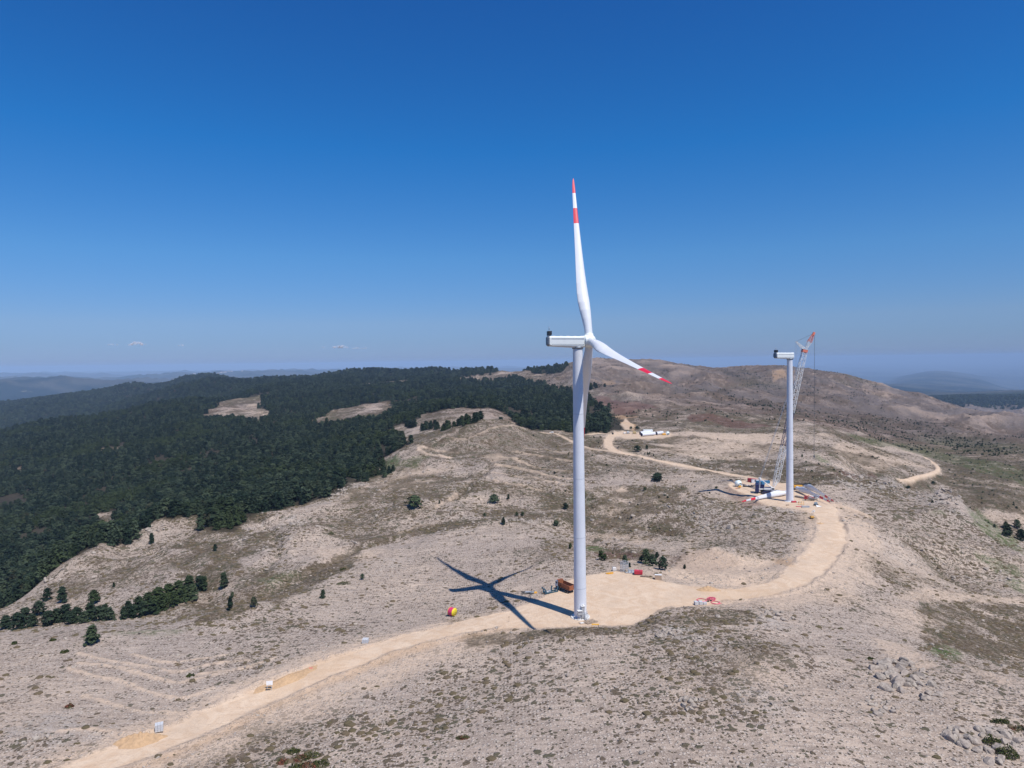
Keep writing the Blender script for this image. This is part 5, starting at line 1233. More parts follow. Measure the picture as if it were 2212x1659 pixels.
# distant yard: tower sections, nacelle and pallets
def tube_section(px0, py0, px1, py1, r, label):
    a = GP(px0, py0); b_ = GP(px1, py1); b_ = Vector((b_.x, b_.y, float(tz(b_.x, b_.y)))); a.z += r+.2; b_.z += r+.2; d = (b_-a); Ls = d.length
    t = thing('tower_section', label, 'tower section', a, 0, 'tower sections lying in the distant yard')
    T = alongT((0, 0, 0), d); g = MB(); g.lathe([(r, 0), (r, Ls)], WHITE, 32, T); g.lathe([(r*.97, Ls), (r*.97, 0)], GREYD, 32, T); g.lathe([(r, Ls), (r*.9, Ls)], SEAM, 32, T); g.lathe([(r*.9, 0), (r, 0)], SEAM, 32, T); g.build('shell', t)
    g = MB(); g.lathe([(0, .8), (r*.96, .8)], NAVY, 24, T); g.build('inner_cover', t)
    for q in (.15, .85):
        g = MB(); c_ = d*q; g.box((c_.x, c_.y, c_.z-r-.05), (1.0, 2*r*.8, .5), GREYD); g.build('saddle', t)
tube_section(1386, 943, 1414, 940.5, 2.05, 'front left white tower section with blue inside in the distant yard')
tube_section(1383, 939.5, 1406, 937.5, 1.95, 'rear left white tower section beside the boxy nacelle')
tube_section(1418, 940, 1431, 938.2, 1.9, 'shorter right white tower section in the distant yard')
p = GP(1399.5, 936); t = thing('nacelle_on_ground', 'white boxy nacelle lying behind the tower sections in the distant yard', 'nacelle', p, R(0))
g = MB(); g.box((0, 0, 2.6), (12.0, 3.6, 3.8), NAC, bev=.5); g.build('shell', t)
g = MB(); g.box((-6.1, 0, 2.5), (.3, 2.8, 2.8), GRILLE, bev=.1); g.build('rear_grille', t)
g = MB(); g.box((-3, 0, .4), (.8, 3.2, .8), GREYD); g.box((3, 0, .4), (.8, 3.2, .8), GREYD); g.build('transport_frame', t)
p = GP(1434.5, 939.8); g = MB(); g.box((0, 0, 1.2), (4.0, 2.6, 1.8), YEL, bev=.15); g.box((.6, -.2, .3), (3.0, 2.0, .5), BLACK); g.box((2.4, 0, 1.4), (1.4, 2.0, 1.6), CWHITE, bev=.1)
o = g.build('yellow_machine', None); o.location = p; tag(o, 'yellow and white machine between tower section and distant hub', 'machine')
for px, py, m_, lab, sz in ((1349, 937.5, CWHITE, 'white crate at the left end of the distant yard', (2.2, 2, 1.8)), (1356.5, 937, GALV, 'grey drum-shaped box in the distant yard', (3.0, 2.2, 2.8)), (1370.5, 937.5, M('khaki paint', (.42, .33, .17), .7), 'khaki crate beside the flat dark pallets', (4.0, 2.4, 3.0))):
    p = GP(px, py); g = MB(); g.box((0, 0, sz[2]/2+.5), sz, m_, bev=.15); g.box((0, 0, .25), (sz[0]+2.5, sz[1]*.9, .3), STEELR); o = g.build('yard_crate', None); o.location = p; tag(o, lab, 'crate')
p = GP(1323.6, 938.5); g = MB(); g.tube([(0, -.4, 1.3), (0, .5, 1.3)], 1.2, RUBBER, 14); g.box((0, 0, .2), (1.6, 1.2, .4), GREYD); o = g.build('dark_reel', None); o.location = p; tag(o, 'small dark reel standing on the road near the distant yard', 'reel')
# hilltop hut
p = GP(838, 806); p = Vector((p.x, p.y, float(tz(p.x, p.y)))); t = thing('hilltop_hut', 'tiny pale hut on the wooded skyline ridge at the left', 'hut', p)
g = MB(); g.box((0, 0, 6), (12, 10, 12), CONC); g.build('wall', t); g = MB(); g.box((0, 0, 12.8), (13, 11, 1.5), RUSTR, taper=.6); g.build('roof', t)
# villages on the far plain
VW = M('village wall', (0.75, 0.70, 0.64), 0.9)
def village(px, py, n, sp, label, gname):
    c0 = GP(px, py, 6000); 
    for k in range(n):
        x = c0.x+rng.normal()*sp; y = c0.y+rng.normal()*sp*1.6; z = float(tz(x, y)); g = MB()
        w, d_, h_ = rng.uniform(25, 60), rng.uniform(20, 40), rng.uniform(12, 26)
        g.box((0, 0, h_/2-3), (w, d_, h_+6), VW); g.add([(-w/2, -d_/2, h_), (w/2, -d_/2, h_), (w/2, d_/2, h_), (-w/2, d_/2, h_), (-w/2, 0, h_*1.35), (w/2, 0, h_*1.35)], [(0, 1, 5, 4), (2, 3, 4, 5), (0, 4, 3), (1, 2, 5)], RUSTR)
        o = g.build('village_building', None); o.location = (x, y, z); o.rotation_euler = (0, 0, rng.uniform(-.5, .5)); tag(o, label, 'building', gname)
village(470, 807, 26, 420, 'pale building of the hazy town on the plain beyond the left ridge', 'buildings of the hazy distant town')

# clouds far beyond the plain
cm, t_, b_ = nt('cloud', 1.0); b_.inputs['Base Color'].default_value = (0.86, 0.80, 0.82, 1); b_.inputs['Specular IOR Level'].default_value = 0
tr = t_.nodes.new('ShaderNodeBsdfTransparent'); mx = t_.nodes.new('ShaderNodeMixShader'); ou = [n for n in t_.nodes if n.type == 'OUTPUT_MATERIAL'][0]
lw = t_.nodes.new('ShaderNodeLayerWeight'); lw.inputs[0].default_value = 0.35
f_ = math_(t_, 'ADD', math_(t_, 'MULTIPLY', lw.outputs['Facing'], 0.5), 0.74, clamp=True)
t_.links.new(f_, mx.inputs[0]); t_.links.new(b_.outputs[0], mx.inputs[1]); t_.links.new(tr.outputs[0], mx.inputs[2]); t_.links.new(mx.outputs[0], ou.inputs[0])
def ico(sub=1):
    import bmesh
    bm = bmesh.new(); bmesh.ops.create_icosphere(bm, subdivisions=sub, radius=1.0)
    vs = [v.co.copy() for v in bm.verts]; fs = [tuple(v.index for v in f.verts) for f in bm.faces]; bm.free(); return vs, fs
ICO1 = ico(1); ICO2 = ico(2); ICO3 = ico(3)
YCL = 150000
def cloud(px, py, wpx, hpx, n, label):
    c0 = at(px, py, YCL); sc_ = YCL/FOC; g = MB(); rr = random.Random(int(px))
    for k in range(n):
        q = rr.uniform(-1, 1); x = q*wpx/2*sc_; hh = (1-abs(q)**1.3)*hpx*sc_
        zz = rr.uniform(0, 1)*hh; r_ = rr.uniform(.10, .22)*wpx*sc_*(.5+.5*(1-abs(q)))
        T = Matrix.Translation((x, rr.uniform(-.3, .3)*wpx*sc_, zz)) @ Matrix.Diagonal((r_, r_, min(r_*.6, hpx*sc_*.35), 1))
        g.add([v*(1+.1*math.sin(v.x*9+k)+.08*math.sin(v.z*11+v.y*7)) for v in ICO3[0]], ICO3[1], cm, True, T)
    o = g.build('cloud', None); o.location = c0; tag(o, label, 'cloud', 'small clouds low over the horizon'); return o
cloud(295, 745, 34, 9, 16, 'largest small white cloud low over the left horizon')
cloud(735, 751, 34, 6, 16, 'small ragged white cloud over the horizon left of the near turbine')
cloud(698, 752, 9, 4, 6, 'tiny cloud puff just left of the ragged white cloud')
cloud(778, 753, 34, 3, 10, 'flat faint cloud strip just right of the ragged white cloud')
cloud(392, 747, 15, 3, 8, 'tiny flat cloud to the right of the largest cloud')
cloud(243, 745, 22, 3, 8, 'faint flat cloud to the left of the largest cloud')

# ---------------------------------------------------------------- vegetation
fol, t_, b_ = nt('pine needles', 0.9); b_.inputs['Specular IOR Level'].default_value = 0.15
oi = N(t_, 'ShaderNodeObjectInfo'); ge = N(t_, 'ShaderNodeNewGeometry')
nz = noise(t_, ge.outputs['Position'], 0.35, 3)
c_ = mixc(t_, mrange(t_, nz, .35, .65), (0.006, 0.015, 0.010), (0.021, 0.038, 0.022))
c_ = mixc(t_, math_(t_, 'POWER', oi.outputs['Random'], 2.0), c_, (0.066, 0.090, 0.052))
c_ = mixc(t_, mrange(t_, noise(t_, ge.outputs['Position'], 0.009, 4, .6), .50, .62, 0, .65), c_, (0.048, 0.068, 0.022))
c_ = mixc(t_, mrange(t_, noise(t_, ge.outputs['Position'], 0.07, 2, .5), .66, .72, 0, .55), c_, (0.070, 0.066, 0.036))
t_.links.new(c_, b_.inputs['Base Color']); PINE = fol
BARK = M('pine bark', (0.10, 0.07, 0.05), 0.9, 0, 0.2, 4)
def pine_crown(seed, nclump, spread, flat, base_z=0.18, quads=6, size=.12):
    rr = random.Random(seed); vs = []; fs = []
    for k in range(nclump):
        q = rr.random()**.8; z = base_z+(1-base_z)*q
        layer = math.sin(z*22+seed)*.5+.5
        rad = spread*((1-q)**flat)*(.55+.45*layer)*rr.uniform(.35, 1.0)+.015
        a = rr.uniform(0, 2*math.pi); lob = 1+.28*math.sin(2*a+seed)+.15*math.sin(3*a+seed*2)
        c = Vector((math.cos(a)*rad*lob, math.sin(a)*rad*lob, z-rad*.12))
        for j in range(quads):
            s_ = size*rr.uniform(.6, 1.25); n_ = Vector((rr.gauss(0, .35)+math.cos(a)*(.25+rad/spread*.8), rr.gauss(0, .35)+math.sin(a)*(.25+rad/spread*.8), rr.gauss(.25, .3)+q*1.0)).normalized()
            t1 = n_.orthogonal().normalized(); t2 = n_.cross(t1); ro = rr.uniform(0, 6.28)
            e1 = t1*math.cos(ro)+t2*math.sin(ro); e2 = n_.cross(e1)
            cc = c+Vector((rr.gauss(0, 1), rr.gauss(0, 1), rr.gauss(0, .6)))*size*.45
            o = len(vs); vs += [cc-e1*s_*.7, cc-e2*s_*.35, cc+e1*s_*.7, cc+e2*s_*.45]; fs.append((o, o+1, o+2, o+3))
    return vs, fs
def make_tree(seed, kind):
    sp, fl, bz = {'cone': (.32, .70, .10), 'round': (.42, .48, .14), 'spread': (.75, .35, .28)}[kind]
    v, f = pine_crown(seed, 130, sp, fl, bz, 7, .10 if kind != 'spread' else .13)
    me = bpy.data.meshes.new('crown'); me.from_pydata(v, [], f); me.materials.append(PINE); me.update()
    g = MB(); g.tube([(0, 0, -.03), (.01, 0, .3), (0, .01, .6), (0, 0, .93)], [.03, .024, .016, .004], BARK, 6)
    rr = random.Random(seed+5)
    for k in range(9):
        z = rr.uniform(.18, .8); a = rr.uniform(0, 6.28); l = sp*(1-z)**fl*.85
        g.tube([(0, 0, z), (math.cos(a)*l*.6, math.sin(a)*l*.6, z+.02), (math.cos(a)*l, math.sin(a)*l, z+.05)], [.009, .006, .002], BARK, 4)
    tmp = g.build('trunk', None); tm = tmp.data; bpy.data.objects.remove(tmp)
    return me, tm
KINDS = {'cone': [make_tree(s, 'cone') for s in (3, 8, 15)], 'round': [make_tree(s, 'round') for s in (21, 27, 34)], 'spread': [make_tree(s, 'spread') for s in (41, 47)]}
def put_tree(p, h, kind, label, group=None, w=1.0, name='pine_tree', cat='tree', variant=None):
    cm_, tm_ = random.choice(KINDS[kind]) if variant is None else KINDS[kind][variant % len(KINDS[kind])]
    root = thing(name, label, cat, p, random.uniform(0, 6.28), group); root.scale = (h*w, h*w, h)
    for nm_, me in (('trunk', tm_), ('crown', cm_)):
        o = bpy.data.objects.new(nm_, me); COL.objects.link(o); o.parent = root
    return root
def tree_px(px, py, hpx, kind, label, group=None, w=1.0, Y=None, **k):
    if Y is None: p = GP(px, py)
    else:
        u, _ = ray(px, py); p = Vector((u*Y, Y, float(tz(u*Y, Y))))
    h = hpx*math.hypot(p.y, 0)/FOC
    p.z -= .05*h
    return put_tree(p, h*1.04, kind, label, group, w, **k)
TL = [
 (200,1390,39,'cone','large dark pine alone on the flat near ground at the lower left',None,1.5,None),
 (103,1297,27,'round','left one of two dark pines on the rocky slope above the gully',None,1,None),
 (135,1301,34,'round','right one of two dark pines on the rocky slope above the gully',None,1,None),
 (203,1304,29,'spread','leaning broad pine bush on the slope right of the two dark pines',None,.8,None),
 (484,1270,33,'cone','tall dense pine at the head of the gully below the brown slope',None,1.1,None),
 (498,1318,30,'round','narrow dark pine on the gully floor right of the dark tree clump',None,.7,None),
 (502,1291,13,'round','small pine just above the narrow gully pine',None,1,None),
 (548,1311,22,'spread','low spreading dark shrub tree at the right end of the gully',None,.7,None),
 (328,1174,23,'cone','lone pine standing just below the forest on the left ridge',None,1,None),
 (465,1190,15,'round','small round pine on the brown slope of the left hillside',None,1,None),
 (246,1268,10,'round','tiny pine on the open left slope',None,1,None),
 (698,1291,18,'round','lone dark bush-like pine left of the blade shadow',None,1,None),
 (783,1252,13,'spread','low dark juniper right of the shrub clump above the shadow',None,.6,None),
 (896,1095,25,'spread','wide dark pine on the pale slope left of the terraced hill',None,1.25,None),
 (949,1088,7,'round','tiny tree right of the wide dark pine',None,1,None),
 (1067,1086,18,'spread','broad dark pine below the terraced hill',None,1.2,None),
 (1098,1078,11,'cone','tiny pointed pine right of the broad dark pine',None,1,None),
 (1047,1116,8,'spread','low dark bush in the shallow gully below the broad pine',None,.8,None),
 (1116,1115,9,'spread','left dark bush of a pair in the shallow gully',None,.8,None),
 (1129,1114,9,'spread','right dark bush of a pair in the shallow gully',None,.8,None),
 (1088,1133,16,'round','small pine standing on the crest behind the blade shadow',None,.8,None),
 (1201,1136,12,'spread','low wide pine on the crest just left of the near tower',None,1.1,None),
 (1232,1186,13,'round','dark pine peeking from behind the near tower',None,1,None),
 (1222,1100,14,'spread','dull dark bush in the gully left of the near tower',None,.8,None),
 (1298,1209,20,'round','left and larger pine of the pair right of the near tower',None,1.1,None),
 (1307,1211,15,'round','right and smaller pine of the pair right of the near tower',None,1,None),
 (1324,1197,5,'round','tiny bush in the brown patch behind the pad',None,1,None),
 (1350,1219,20,'round','dark pine directly behind the tall steel basket',None,1.05,None),
 (1360,1225,10,'cone','small olive conifer beside the tall steel basket',None,1.1,None),
 (1384,1214,12,'spread','low pine at the left of the dense tree group behind the pad',None,.8,None),
 (1396,1217,31,'round','tallest pine of the dense tree group behind the pad',None,1,None),
 (1410,1223,25,'round','round pine in the middle of the tree group behind the pad',None,1.2,None),
 (1419,1206,14,'round','rear pine of the tree group behind the pad',None,1.1,None),
 (1432,1231,29,'round','separate bulky pine at the right of the tree group behind the pad',None,1.15,None),
 (1479,1229,10,'round','small lone bush-like pine right of the bulky pine',None,1.1,None),
 (1377,976,14,'spread','largest pine beside the far road bend',None,.9,None),
 (1397,971,10,'round','second pine right of the largest one at the far road bend',None,1,None),
 (1393,982,5,'cone','left small conifer of three beside the far road',None,1,None),
 (1399,982,6,'cone','middle small conifer of three beside the far road',None,1,None),
 (1403,982,6,'cone','right small conifer of three beside the far road',None,1,None),
 (1412,985,5,'cone','single tiny conifer right of the row of three by the far road',None,1,None),
 (1421,1038,17,'spread','flat-topped umbrella-like pine alone below the far road',None,1.35,None),
 (1393,1059,7,'spread','dull green bush below the flat-topped pine',None,.9,None),
 (1376,928,7,'spread','dark bush beside the orange cut bank at the distant yard',None,1.4,None),
 (1363,927,6,'spread','dark bush at the foot of the orange cut bank',None,1.0,None),
 (2176,1160,28,'round','left pine of the dark cluster at the right edge',None,1.1,None),
 (2197,1142,20,'round','rear pine of the dark cluster at the right edge',None,1.1,None),
 (2172,1142,16,'round','upper left pine of the dark cluster at the right edge',None,1,None),
 (2206,1167,24,'round','front right pine of the dark cluster at the right edge',None,1.2,None),
 (2148,1140,8,'round','small bush left of the dark cluster at the right edge',None,1.2,None),
 (1733,987,6,'round','small dark tree just right of the far tower',None,1,None),
 (2016,1046,7,'spread','dark bush on the brown valley slope beyond the rocky crest',None,1,None),
 (1962,1056,7,'spread','dark bush on the far side of the rocky crest left of the rock stack',None,1.2,None),
]
for (px, py, hp, kd, lab, grp, w, Y) in TL: tree_px(px, py, hp, kd, lab, grp, w, Y)
# gully clumps at the lower left
rw = 0
for (px, Y, hm) in ((12,283,8),(38,279,9.5),(55,290,9),(70,281,7),(86,299,9),(104,281,9),(122,285,8.5),(142,287,10),(152,279,7.5),(166,284,8.5),(182,278,7),(197,286,9.5),(214,281,8.5),(228,290,6.5),(237,279,7.5)):
    u, _ = ray(px, 1350); tt = put_tree(Vector((u*Y, Y, float(tz(u*Y, Y))-.4)), hm*.72, random.choice(['round', 'round', 'cone']), 'dark pine in the close row along the gully at the lower left', 'pines in the gully row at the lower left', 1.35)
for (px, Y, hm) in ((268,280,6.5),(278,286,7.5),(288,282,6.5),(300,290,8),(310,283,8),(322,292,9),(332,286,9),(343,296,9.5),(354,290,9),(366,300,9.5),(378,294,8),(388,304,9),(399,298,8.5),(410,310,9),(418,302,8),(432,320,7),(441,316,8.5)):
    u, _ = ray(px, 1330); tt = put_tree(Vector((u*Y, Y, float(tz(u*Y, Y))-.4)), hm*.82, random.choice(['round', 'round', 'cone']), 'dark pine in the slanting clump climbing the gully left of centre', 'pines in the slanting gully clump', 1.25)

# forest: nearest trees are things, the rest one mass
def mask_at(A, x, y):
    j = np.clip(np.interp(np.log(y), LYS, np.arange(NY)).round().astype(int), 0, NY-1)
    i = np.clip(((x/y+UMAX)/(2*UMAX)*(NU-1)).round().astype(int), 0, NU-1); return A[j, i]
def scatter(n, y0, y1, umin=-.85, umax=.85, power=1.0):
    # even in area between two distances
    q = rng.random(n); y = np.sqrt(y0*y0+q*(y1*y1-y0*y0)); u = rng.uniform(umin, umax, n); return u*y, y
FX = []; FY_ = []; FS = []
for (y0, y1, den, s_) in ((330, 900, 27., 1.15), (900, 1600, 40., 1.3), (1600, 3000, 95., 1.6), (3000, 6600, 330., 2.4)):
    area = .85*2*(y1*y1-y0*y0)/2; n_ = int(area/den)
    x, y = scatter(n_, y0, y1); keep = rng.random(n_) < mask_at(forest, x, y)
    gapn = fbm(x, y, 55, 3, 88); keep &= (gapn > -.36+.05*fbm(x, y, 12, 2, 3)) | (y > 2400) | (y < 640); keep &= rng.random(n_) < .72+.5*fbm(x, y, 22, 2, 12)+.1*(y > 1500)
    keep &= ~((x/y > .14) & (y > 560) & (y < 3500))
    x = x[keep]; y = y[keep]
    FX.append(x); FY_.append(y); FS.append(s_*(5.2+5.2*rng.random(len(x))**1.3+1.6*fbm(x, y, 80, 2, 5)))
FX = np.concatenate(FX); FY_ = np.concatenate(FY_); FS = np.concatenate(FS); FZ = tz(FX, FY_)
inview = (np.abs(FX/FY_) < .76)
order = np.argsort(np.where(inview, FY_, 1e9)); first = order[:225]; rest = np.setdiff1d(np.arange(len(FX)), first)
for i in first:
    put_tree(Vector((FX[i], FY_[i], FZ[i]-.4)), float(FS[i]), random.choice(['cone', 'round', 'round']), 'dark pine on the near edge of the forest behind the left ridge', 'pines along the near edge of the forest', 1.0)
def gn_scatter(name, X, Y, Zs, S, ROT, K, protos, label, kindprop='stuff', stretch=None):
    me = bpy.data.meshes.new(name); n_ = len(X); me.vertices.add(n_)
    me.vertices.foreach_set('co', np.stack([X, Y, Zs], -1).astype(np.float32).ravel())
    a = me.attributes.new('scl', 'FLOAT_VECTOR', 'POINT'); a.data.foreach_set('vector', S.astype(np.float32).ravel())
    a = me.attributes.new('rot', 'FLOAT_VECTOR', 'POINT'); a.data.foreach_set('vector', ROT.astype(np.float32).ravel())
    a = me.attributes.new('sort', 'INT', 'POINT'); a.data.foreach_set('value', K.astype(np.int32))
    o = bpy.data.objects.new(name, me); COL.objects.link(o)
    ng = bpy.data.node_groups.new(name+' scatter', 'GeometryNodeTree')
    ng.interface.new_socket('Geometry', in_out='INPUT', socket_type='NodeSocketGeometry'); ng.interface.new_socket('Geometry', in_out='OUTPUT', socket_type='NodeSocketGeometry')
    gi = ng.nodes.new('NodeGroupInput'); go = ng.nodes.new('NodeGroupOutput'); jn = ng.nodes.new('GeometryNodeJoinGeometry')
    m2p = ng.nodes.new('GeometryNodeMeshToPoints'); ng.links.new(gi.outputs[0], m2p.inputs[0])
    def attr(nm, ty):
        q = ng.nodes.new('GeometryNodeInputNamedAttribute'); q.data_type = ty; q.inputs[0].default_value = nm; return q.outputs[0]
    sc_ = attr('scl', 'FLOAT_VECTOR'); ro = attr('rot', 'FLOAT_VECTOR'); so_ = attr('sort', 'INT')
    e2r = ng.nodes.new('FunctionNodeEulerToRotation'); ng.links.new(ro, e2r.inputs[0])
    for k, pr in enumerate(protos):
        oi_ = ng.nodes.new('GeometryNodeObjectInfo'); oi_.transform_space = 'ORIGINAL'; oi_.inputs['Object'].default_value = pr
        cp = ng.nodes.new('FunctionNodeCompare'); cp.data_type = 'INT'; cp.operation = 'EQUAL'
        ins = [s_ for s_ in cp.inputs if s_.type == 'INT']; ng.links.new(so_, ins[0]); ins[1].default_value = k
        ip = ng.nodes.new('GeometryNodeInstanceOnPoints')
        ng.links.new(m2p.outputs[0], ip.inputs['Points']); ng.links.new(oi_.outputs['Geometry'], ip.inputs['Instance'])
        ng.links.new(cp.outputs[0], ip.inputs['Selection']); ng.links.new(e2r.outputs[0], ip.inputs['Rotation']); ng.links.new(sc_, ip.inputs['Scale'])
        ng.links.new(ip.outputs[0], jn.inputs[0])
    ng.links.new(jn.outputs[0], go.inputs[0])
    md = o.modifiers.new('scatter', 'NODES'); md.node_group = ng
    tag(o, label, name.replace('_', ' '), None, kindprop); return o
crowns = []
for kd in ('cone', 'round'):
    for me, _ in KINDS[kd]:
        crowns.append(next(o for o in COL.objects if o.data == me))
n_ = len(rest); wv_ = .95+.25*rng.random(n_); far_w = 1+.25*smooth(1500, 3000, FY_[rest])
S_ = np.stack([FS[rest]*wv_*far_w*1.1, FS[rest]*wv_*far_w*1.1, FS[rest]], -1); RO = np.stack([rng.normal(0, .04, n_), rng.normal(0, .04, n_), rng.uniform(0, 6.28, n_)], -1)
gn_scatter('forest', FX[rest], FY_[rest], FZ[rest]-.4, S_, RO, rng.integers(0, len(crowns), n_), crowns, 'dense dark pine forest covering the hills on the left')
print('forest trees', n_)

# cushion shrubs
shm, t_, b_ = nt('thorny cushion', 0.95); b_.inputs['Specular IOR Level'].default_value = 0.1
oi = N(t_, 'ShaderNodeObjectInfo'); co = N(t_, 'ShaderNodeTexCoord').outputs['Object']
c_ = mixc(t_, oi.outputs['Random'], (0.125, 0.100, 0.058), (0.165, 0.118, 0.082))
c_ = mixc(t_, mrange(t_, noise(t_, co, 5, 4, .7), .4, .65, 0, .7), c_, (0.095, 0.090, 0.045))
t_.links.new(c_, b_.inputs['Base Color']); bn = N(t_, 'ShaderNodeBump'); bn.inputs['Strength'].default_value = .8; bn.inputs['Distance'].default_value = .15
t_.links.new(noise(t_, co, 12, 3, .7), bn.inputs['Height']); t_.links.new(bn.outputs[0], b_.inputs['Normal'])
gsh, t_, b_ = nt('green shrub leaves', 0.9); ge = N(t_, 'ShaderNodeNewGeometry'); b_.inputs['Specular IOR Level'].default_value = 0.15
c_ = mixc(t_, mrange(t_, noise(t_, ge.outputs['Position'], 1.5, 3), .35, .65), (0.035, 0.055, 0.018), (0.085, 0.085, 0.025)); t_.links.new(c_, b_.inputs['Base Color'])
rsh, t_, b_ = nt('reddish shrub leaves', 0.9); ge = N(t_, 'ShaderNodeNewGeometry')
c_ = mixc(t_, mrange(t_, noise(t_, ge.outputs['Position'], .8, 3), .4, .6), (0.075, 0.080, 0.025), (0.17, 0.055, 0.03)); t_.links.new(c_, b_.inputs['Base Color'])
def cushion_mesh(seed):
    rr = random.Random(seed); ph = [rr.uniform(0, 6) for _ in range(6)]; vs = []
    for v in ICO3[0]:
        k = 1+.16*math.sin(3*v.x+ph[0])*math.cos(4*v.y+ph[1])+.09*math.sin(9*v.x+ph[2])*math.sin(8*v.y+ph[3])+rr.uniform(-.04, .04)
        vs.append(Vector((v.x*k, v.y*k*.8, max(v.z, -.25)*.56*k)))
    me = bpy.data.meshes.new('cushion_shrub'); me.from_pydata(vs, [], ICO3[1]); me.materials.append(shm)
    me.polygons.foreach_set('use_smooth', [True]*len(me.polygons)); me.update(); return me
CUSH = [cushion_mesh(s) for s in (1, 2, 3, 4)]
CX = []; CY_ = []; CS = []
for (y0, y1, den) in ((112, 190, 7.0), (190, 300, 6.2), (300, 520, 8.5), (520, 900, 30.)):
    n_ = int(.80*(y1*y1-y0*y0)/den); x, y = scatter(n_, y0, y1, -.8, .8)
    ok = (mask_at(road, x, y) < .12) & (mask_at(forest, x, y) < .4) & (rng.random(n_) < np.clip(mask_at(np.clip(scrub, 0, 1), x, y)*2.3-.30+.9*fbm(x, y, 16, 3, 66), .04, 1)*(1-.75*mask_at(pale, x, y)))
    x, y = x[ok], y[ok]; CX.append(x); CY_.append(y); CS.append((.26+.85*rng.random(len(x))**2.6)*(1+.35*smooth(300, 700, y)))
CX = np.concatenate(CX); CY_ = np.concatenate(CY_); CS = np.concatenate(CS); CZ = tz(CX, CY_)
vis = (np.abs(CX/CY_) < .735) & (CY_ > 134)
order = np.argsort(-np.where(vis, CS/CY_, 0)); first = order[:300]; rest = np.setdiff1d(np.arange(len(CX)), first); protos = []
for q, i in enumerate(first):
    me = CUSH[q % 4]; o = bpy.data.objects.new('cushion_shrub', me); COL.objects.link(o)
    o.location = (CX[i], CY_[i], CZ[i]-.03); s_ = float(CS[i]); o.scale = (s_, s_, s_*.9); o.rotation_euler = (0, 0, random.uniform(-.5, .5)+random.choice((0, 3.14)))
    tag(o, 'low brown cushion shrub, one of the bigger ones on the stony foreground', 'shrub', 'bigger cushion shrubs on the foreground slope')
    if q < 4: protos.append(o)
n_ = len(rest); S_ = CS[rest][:, None]*np.stack([.9+.5*rng.random(n_), .8+.3*rng.random(n_), .75+.4*rng.random(n_)], -1)
gn_scatter('ground_cover', CX[rest], CY_[rest], CZ[rest]-.03, S_, np.stack([np.zeros(n_), np.zeros(n_), rng.uniform(-.6, .6, n_)], -1), rng.integers(0, 4, n_), protos, 'countless small cushion shrubs dotting the stony slopes')
print('cushions', n_)

# leafy bushes: near ones as things
def leafy(p, rx, ry, h, mat, label, seed=0, name='leafy_bush', group=None, n=420, ls=.16):
    rr = random.Random(seed); vs = []; fs = []
    for k in range(n):
        a = rr.uniform(0, 6.28); q = rr.random()**.5; el_ = rr.random()
        c = Vector((math.cos(a)*rx*q, math.sin(a)*ry*q, h*el_*math.sqrt(max(0, 1-q*q))*(.75+.25*math.sin(3*a+seed))+.05))
        n_v = Vector((rr.gauss(0, 1), rr.gauss(0, 1), rr.gauss(.5, .7))).normalized(); t1 = n_v.orthogonal().normalized(); t2 = n_v.cross(t1); s_ = ls*rr.uniform(.6, 1.4)
        o = len(vs); vs += [c-t1*s_, c-t2*s_*.6, c+t1*s_, c+t2*s_*.6]; fs.append((o, o+1, o+2, o+3))
    g = MB(); root = thing(name, label, 'bush', p, 0, group); g.add(vs, fs, mat, False); g.build('foliage', root)
    g = MB()
    for k in range(4):
        a = k*1.6+seed; g.tube([(0, 0, -.1), (math.cos(a)*rx*.4, math.sin(a)*ry*.4, h*.35)], [.06, .02], BARK, 4)
    g.build('stem', root); return root
leafy(GP(2143, 1606), 1.9, 1.5, 1.9, gsh, 'green bush among the grey boulders at the lower right corner', 3, n=700)
leafy(GP(2176, 1632), 2.2, 1.8, 2.3, gsh, 'larger olive bush in front of the green bush at the lower right corner', 5, n=900)
leafy(GP(2160, 1560), 2.2, .9, .9, gsh, 'low dark green bush above the boulders at the lower right', 7)
leafy(GP(2205, 1575), 2.4, 1.0, 1.0, rsh, 'low reddish bush at the right edge above the boulders', 9)
for k, (px, py, rx) in enumerate(((634, 1625, 1.6), (652, 1640, 2.0), (672, 1635, 2.2), (668, 1655, 2.2), (692, 1652, 2.0), (612, 1648, 1.5), (640, 1660, 1.8))):
    leafy(GP(px, py), rx, rx*.7, 1.0, rsh if k % 2 else gsh, 'olive and red bush in the patch at the bottom edge left of centre', 20+k, group='bushes in the olive and red patch at the bottom edge')
leafy(GP(1000, 1600-5), 1.6, .8, .7, rsh, 'small reddish bush on the foreground slope right of the bush patch', 31)
leafy(GP(742, 1262), 3.0, 1.6, 1.6, gsh, 'dull green shrub clump above and left of the blade shadow', 33)
leafy(GP(742, 1231), 1.6, 1.2, 1.2, gsh, 'small green shrub above the dull shrub clump', 34)
leafy(GP(715, 1155), 1.8, 1.5, 2.0, gsh, 'olive shrub on the rocky left hillside by the dark strip', 35)
leafy(GP(140, 1400+9), 1.3, 1.0, .9, gsh, 'small green bush on the near flat left of the lone large pine', 36)
leafy(GP(31, 1391), .9, .8, 1.1, gsh, 'small dark bush at the left edge on the near flat', 37)
leafy(GP(114, 1384), 1.1, .8, .9, gsh, 'round bush on the near flat between the left edge and the pine', 38)
leafy(GP(411, 1461), 1.2, .9, .9, gsh, 'single olive bush in the bermed field at the left', 39)
leafy(GP(150, 1527), 1.1, .9, .9, rsh, 'single reddish bush in the lower left field', 40)
leafy(GP(1880, 1428-3), 1.2, .8, .8, gsh, 'small olive bush on the crest of the stony knoll at the right', 41)
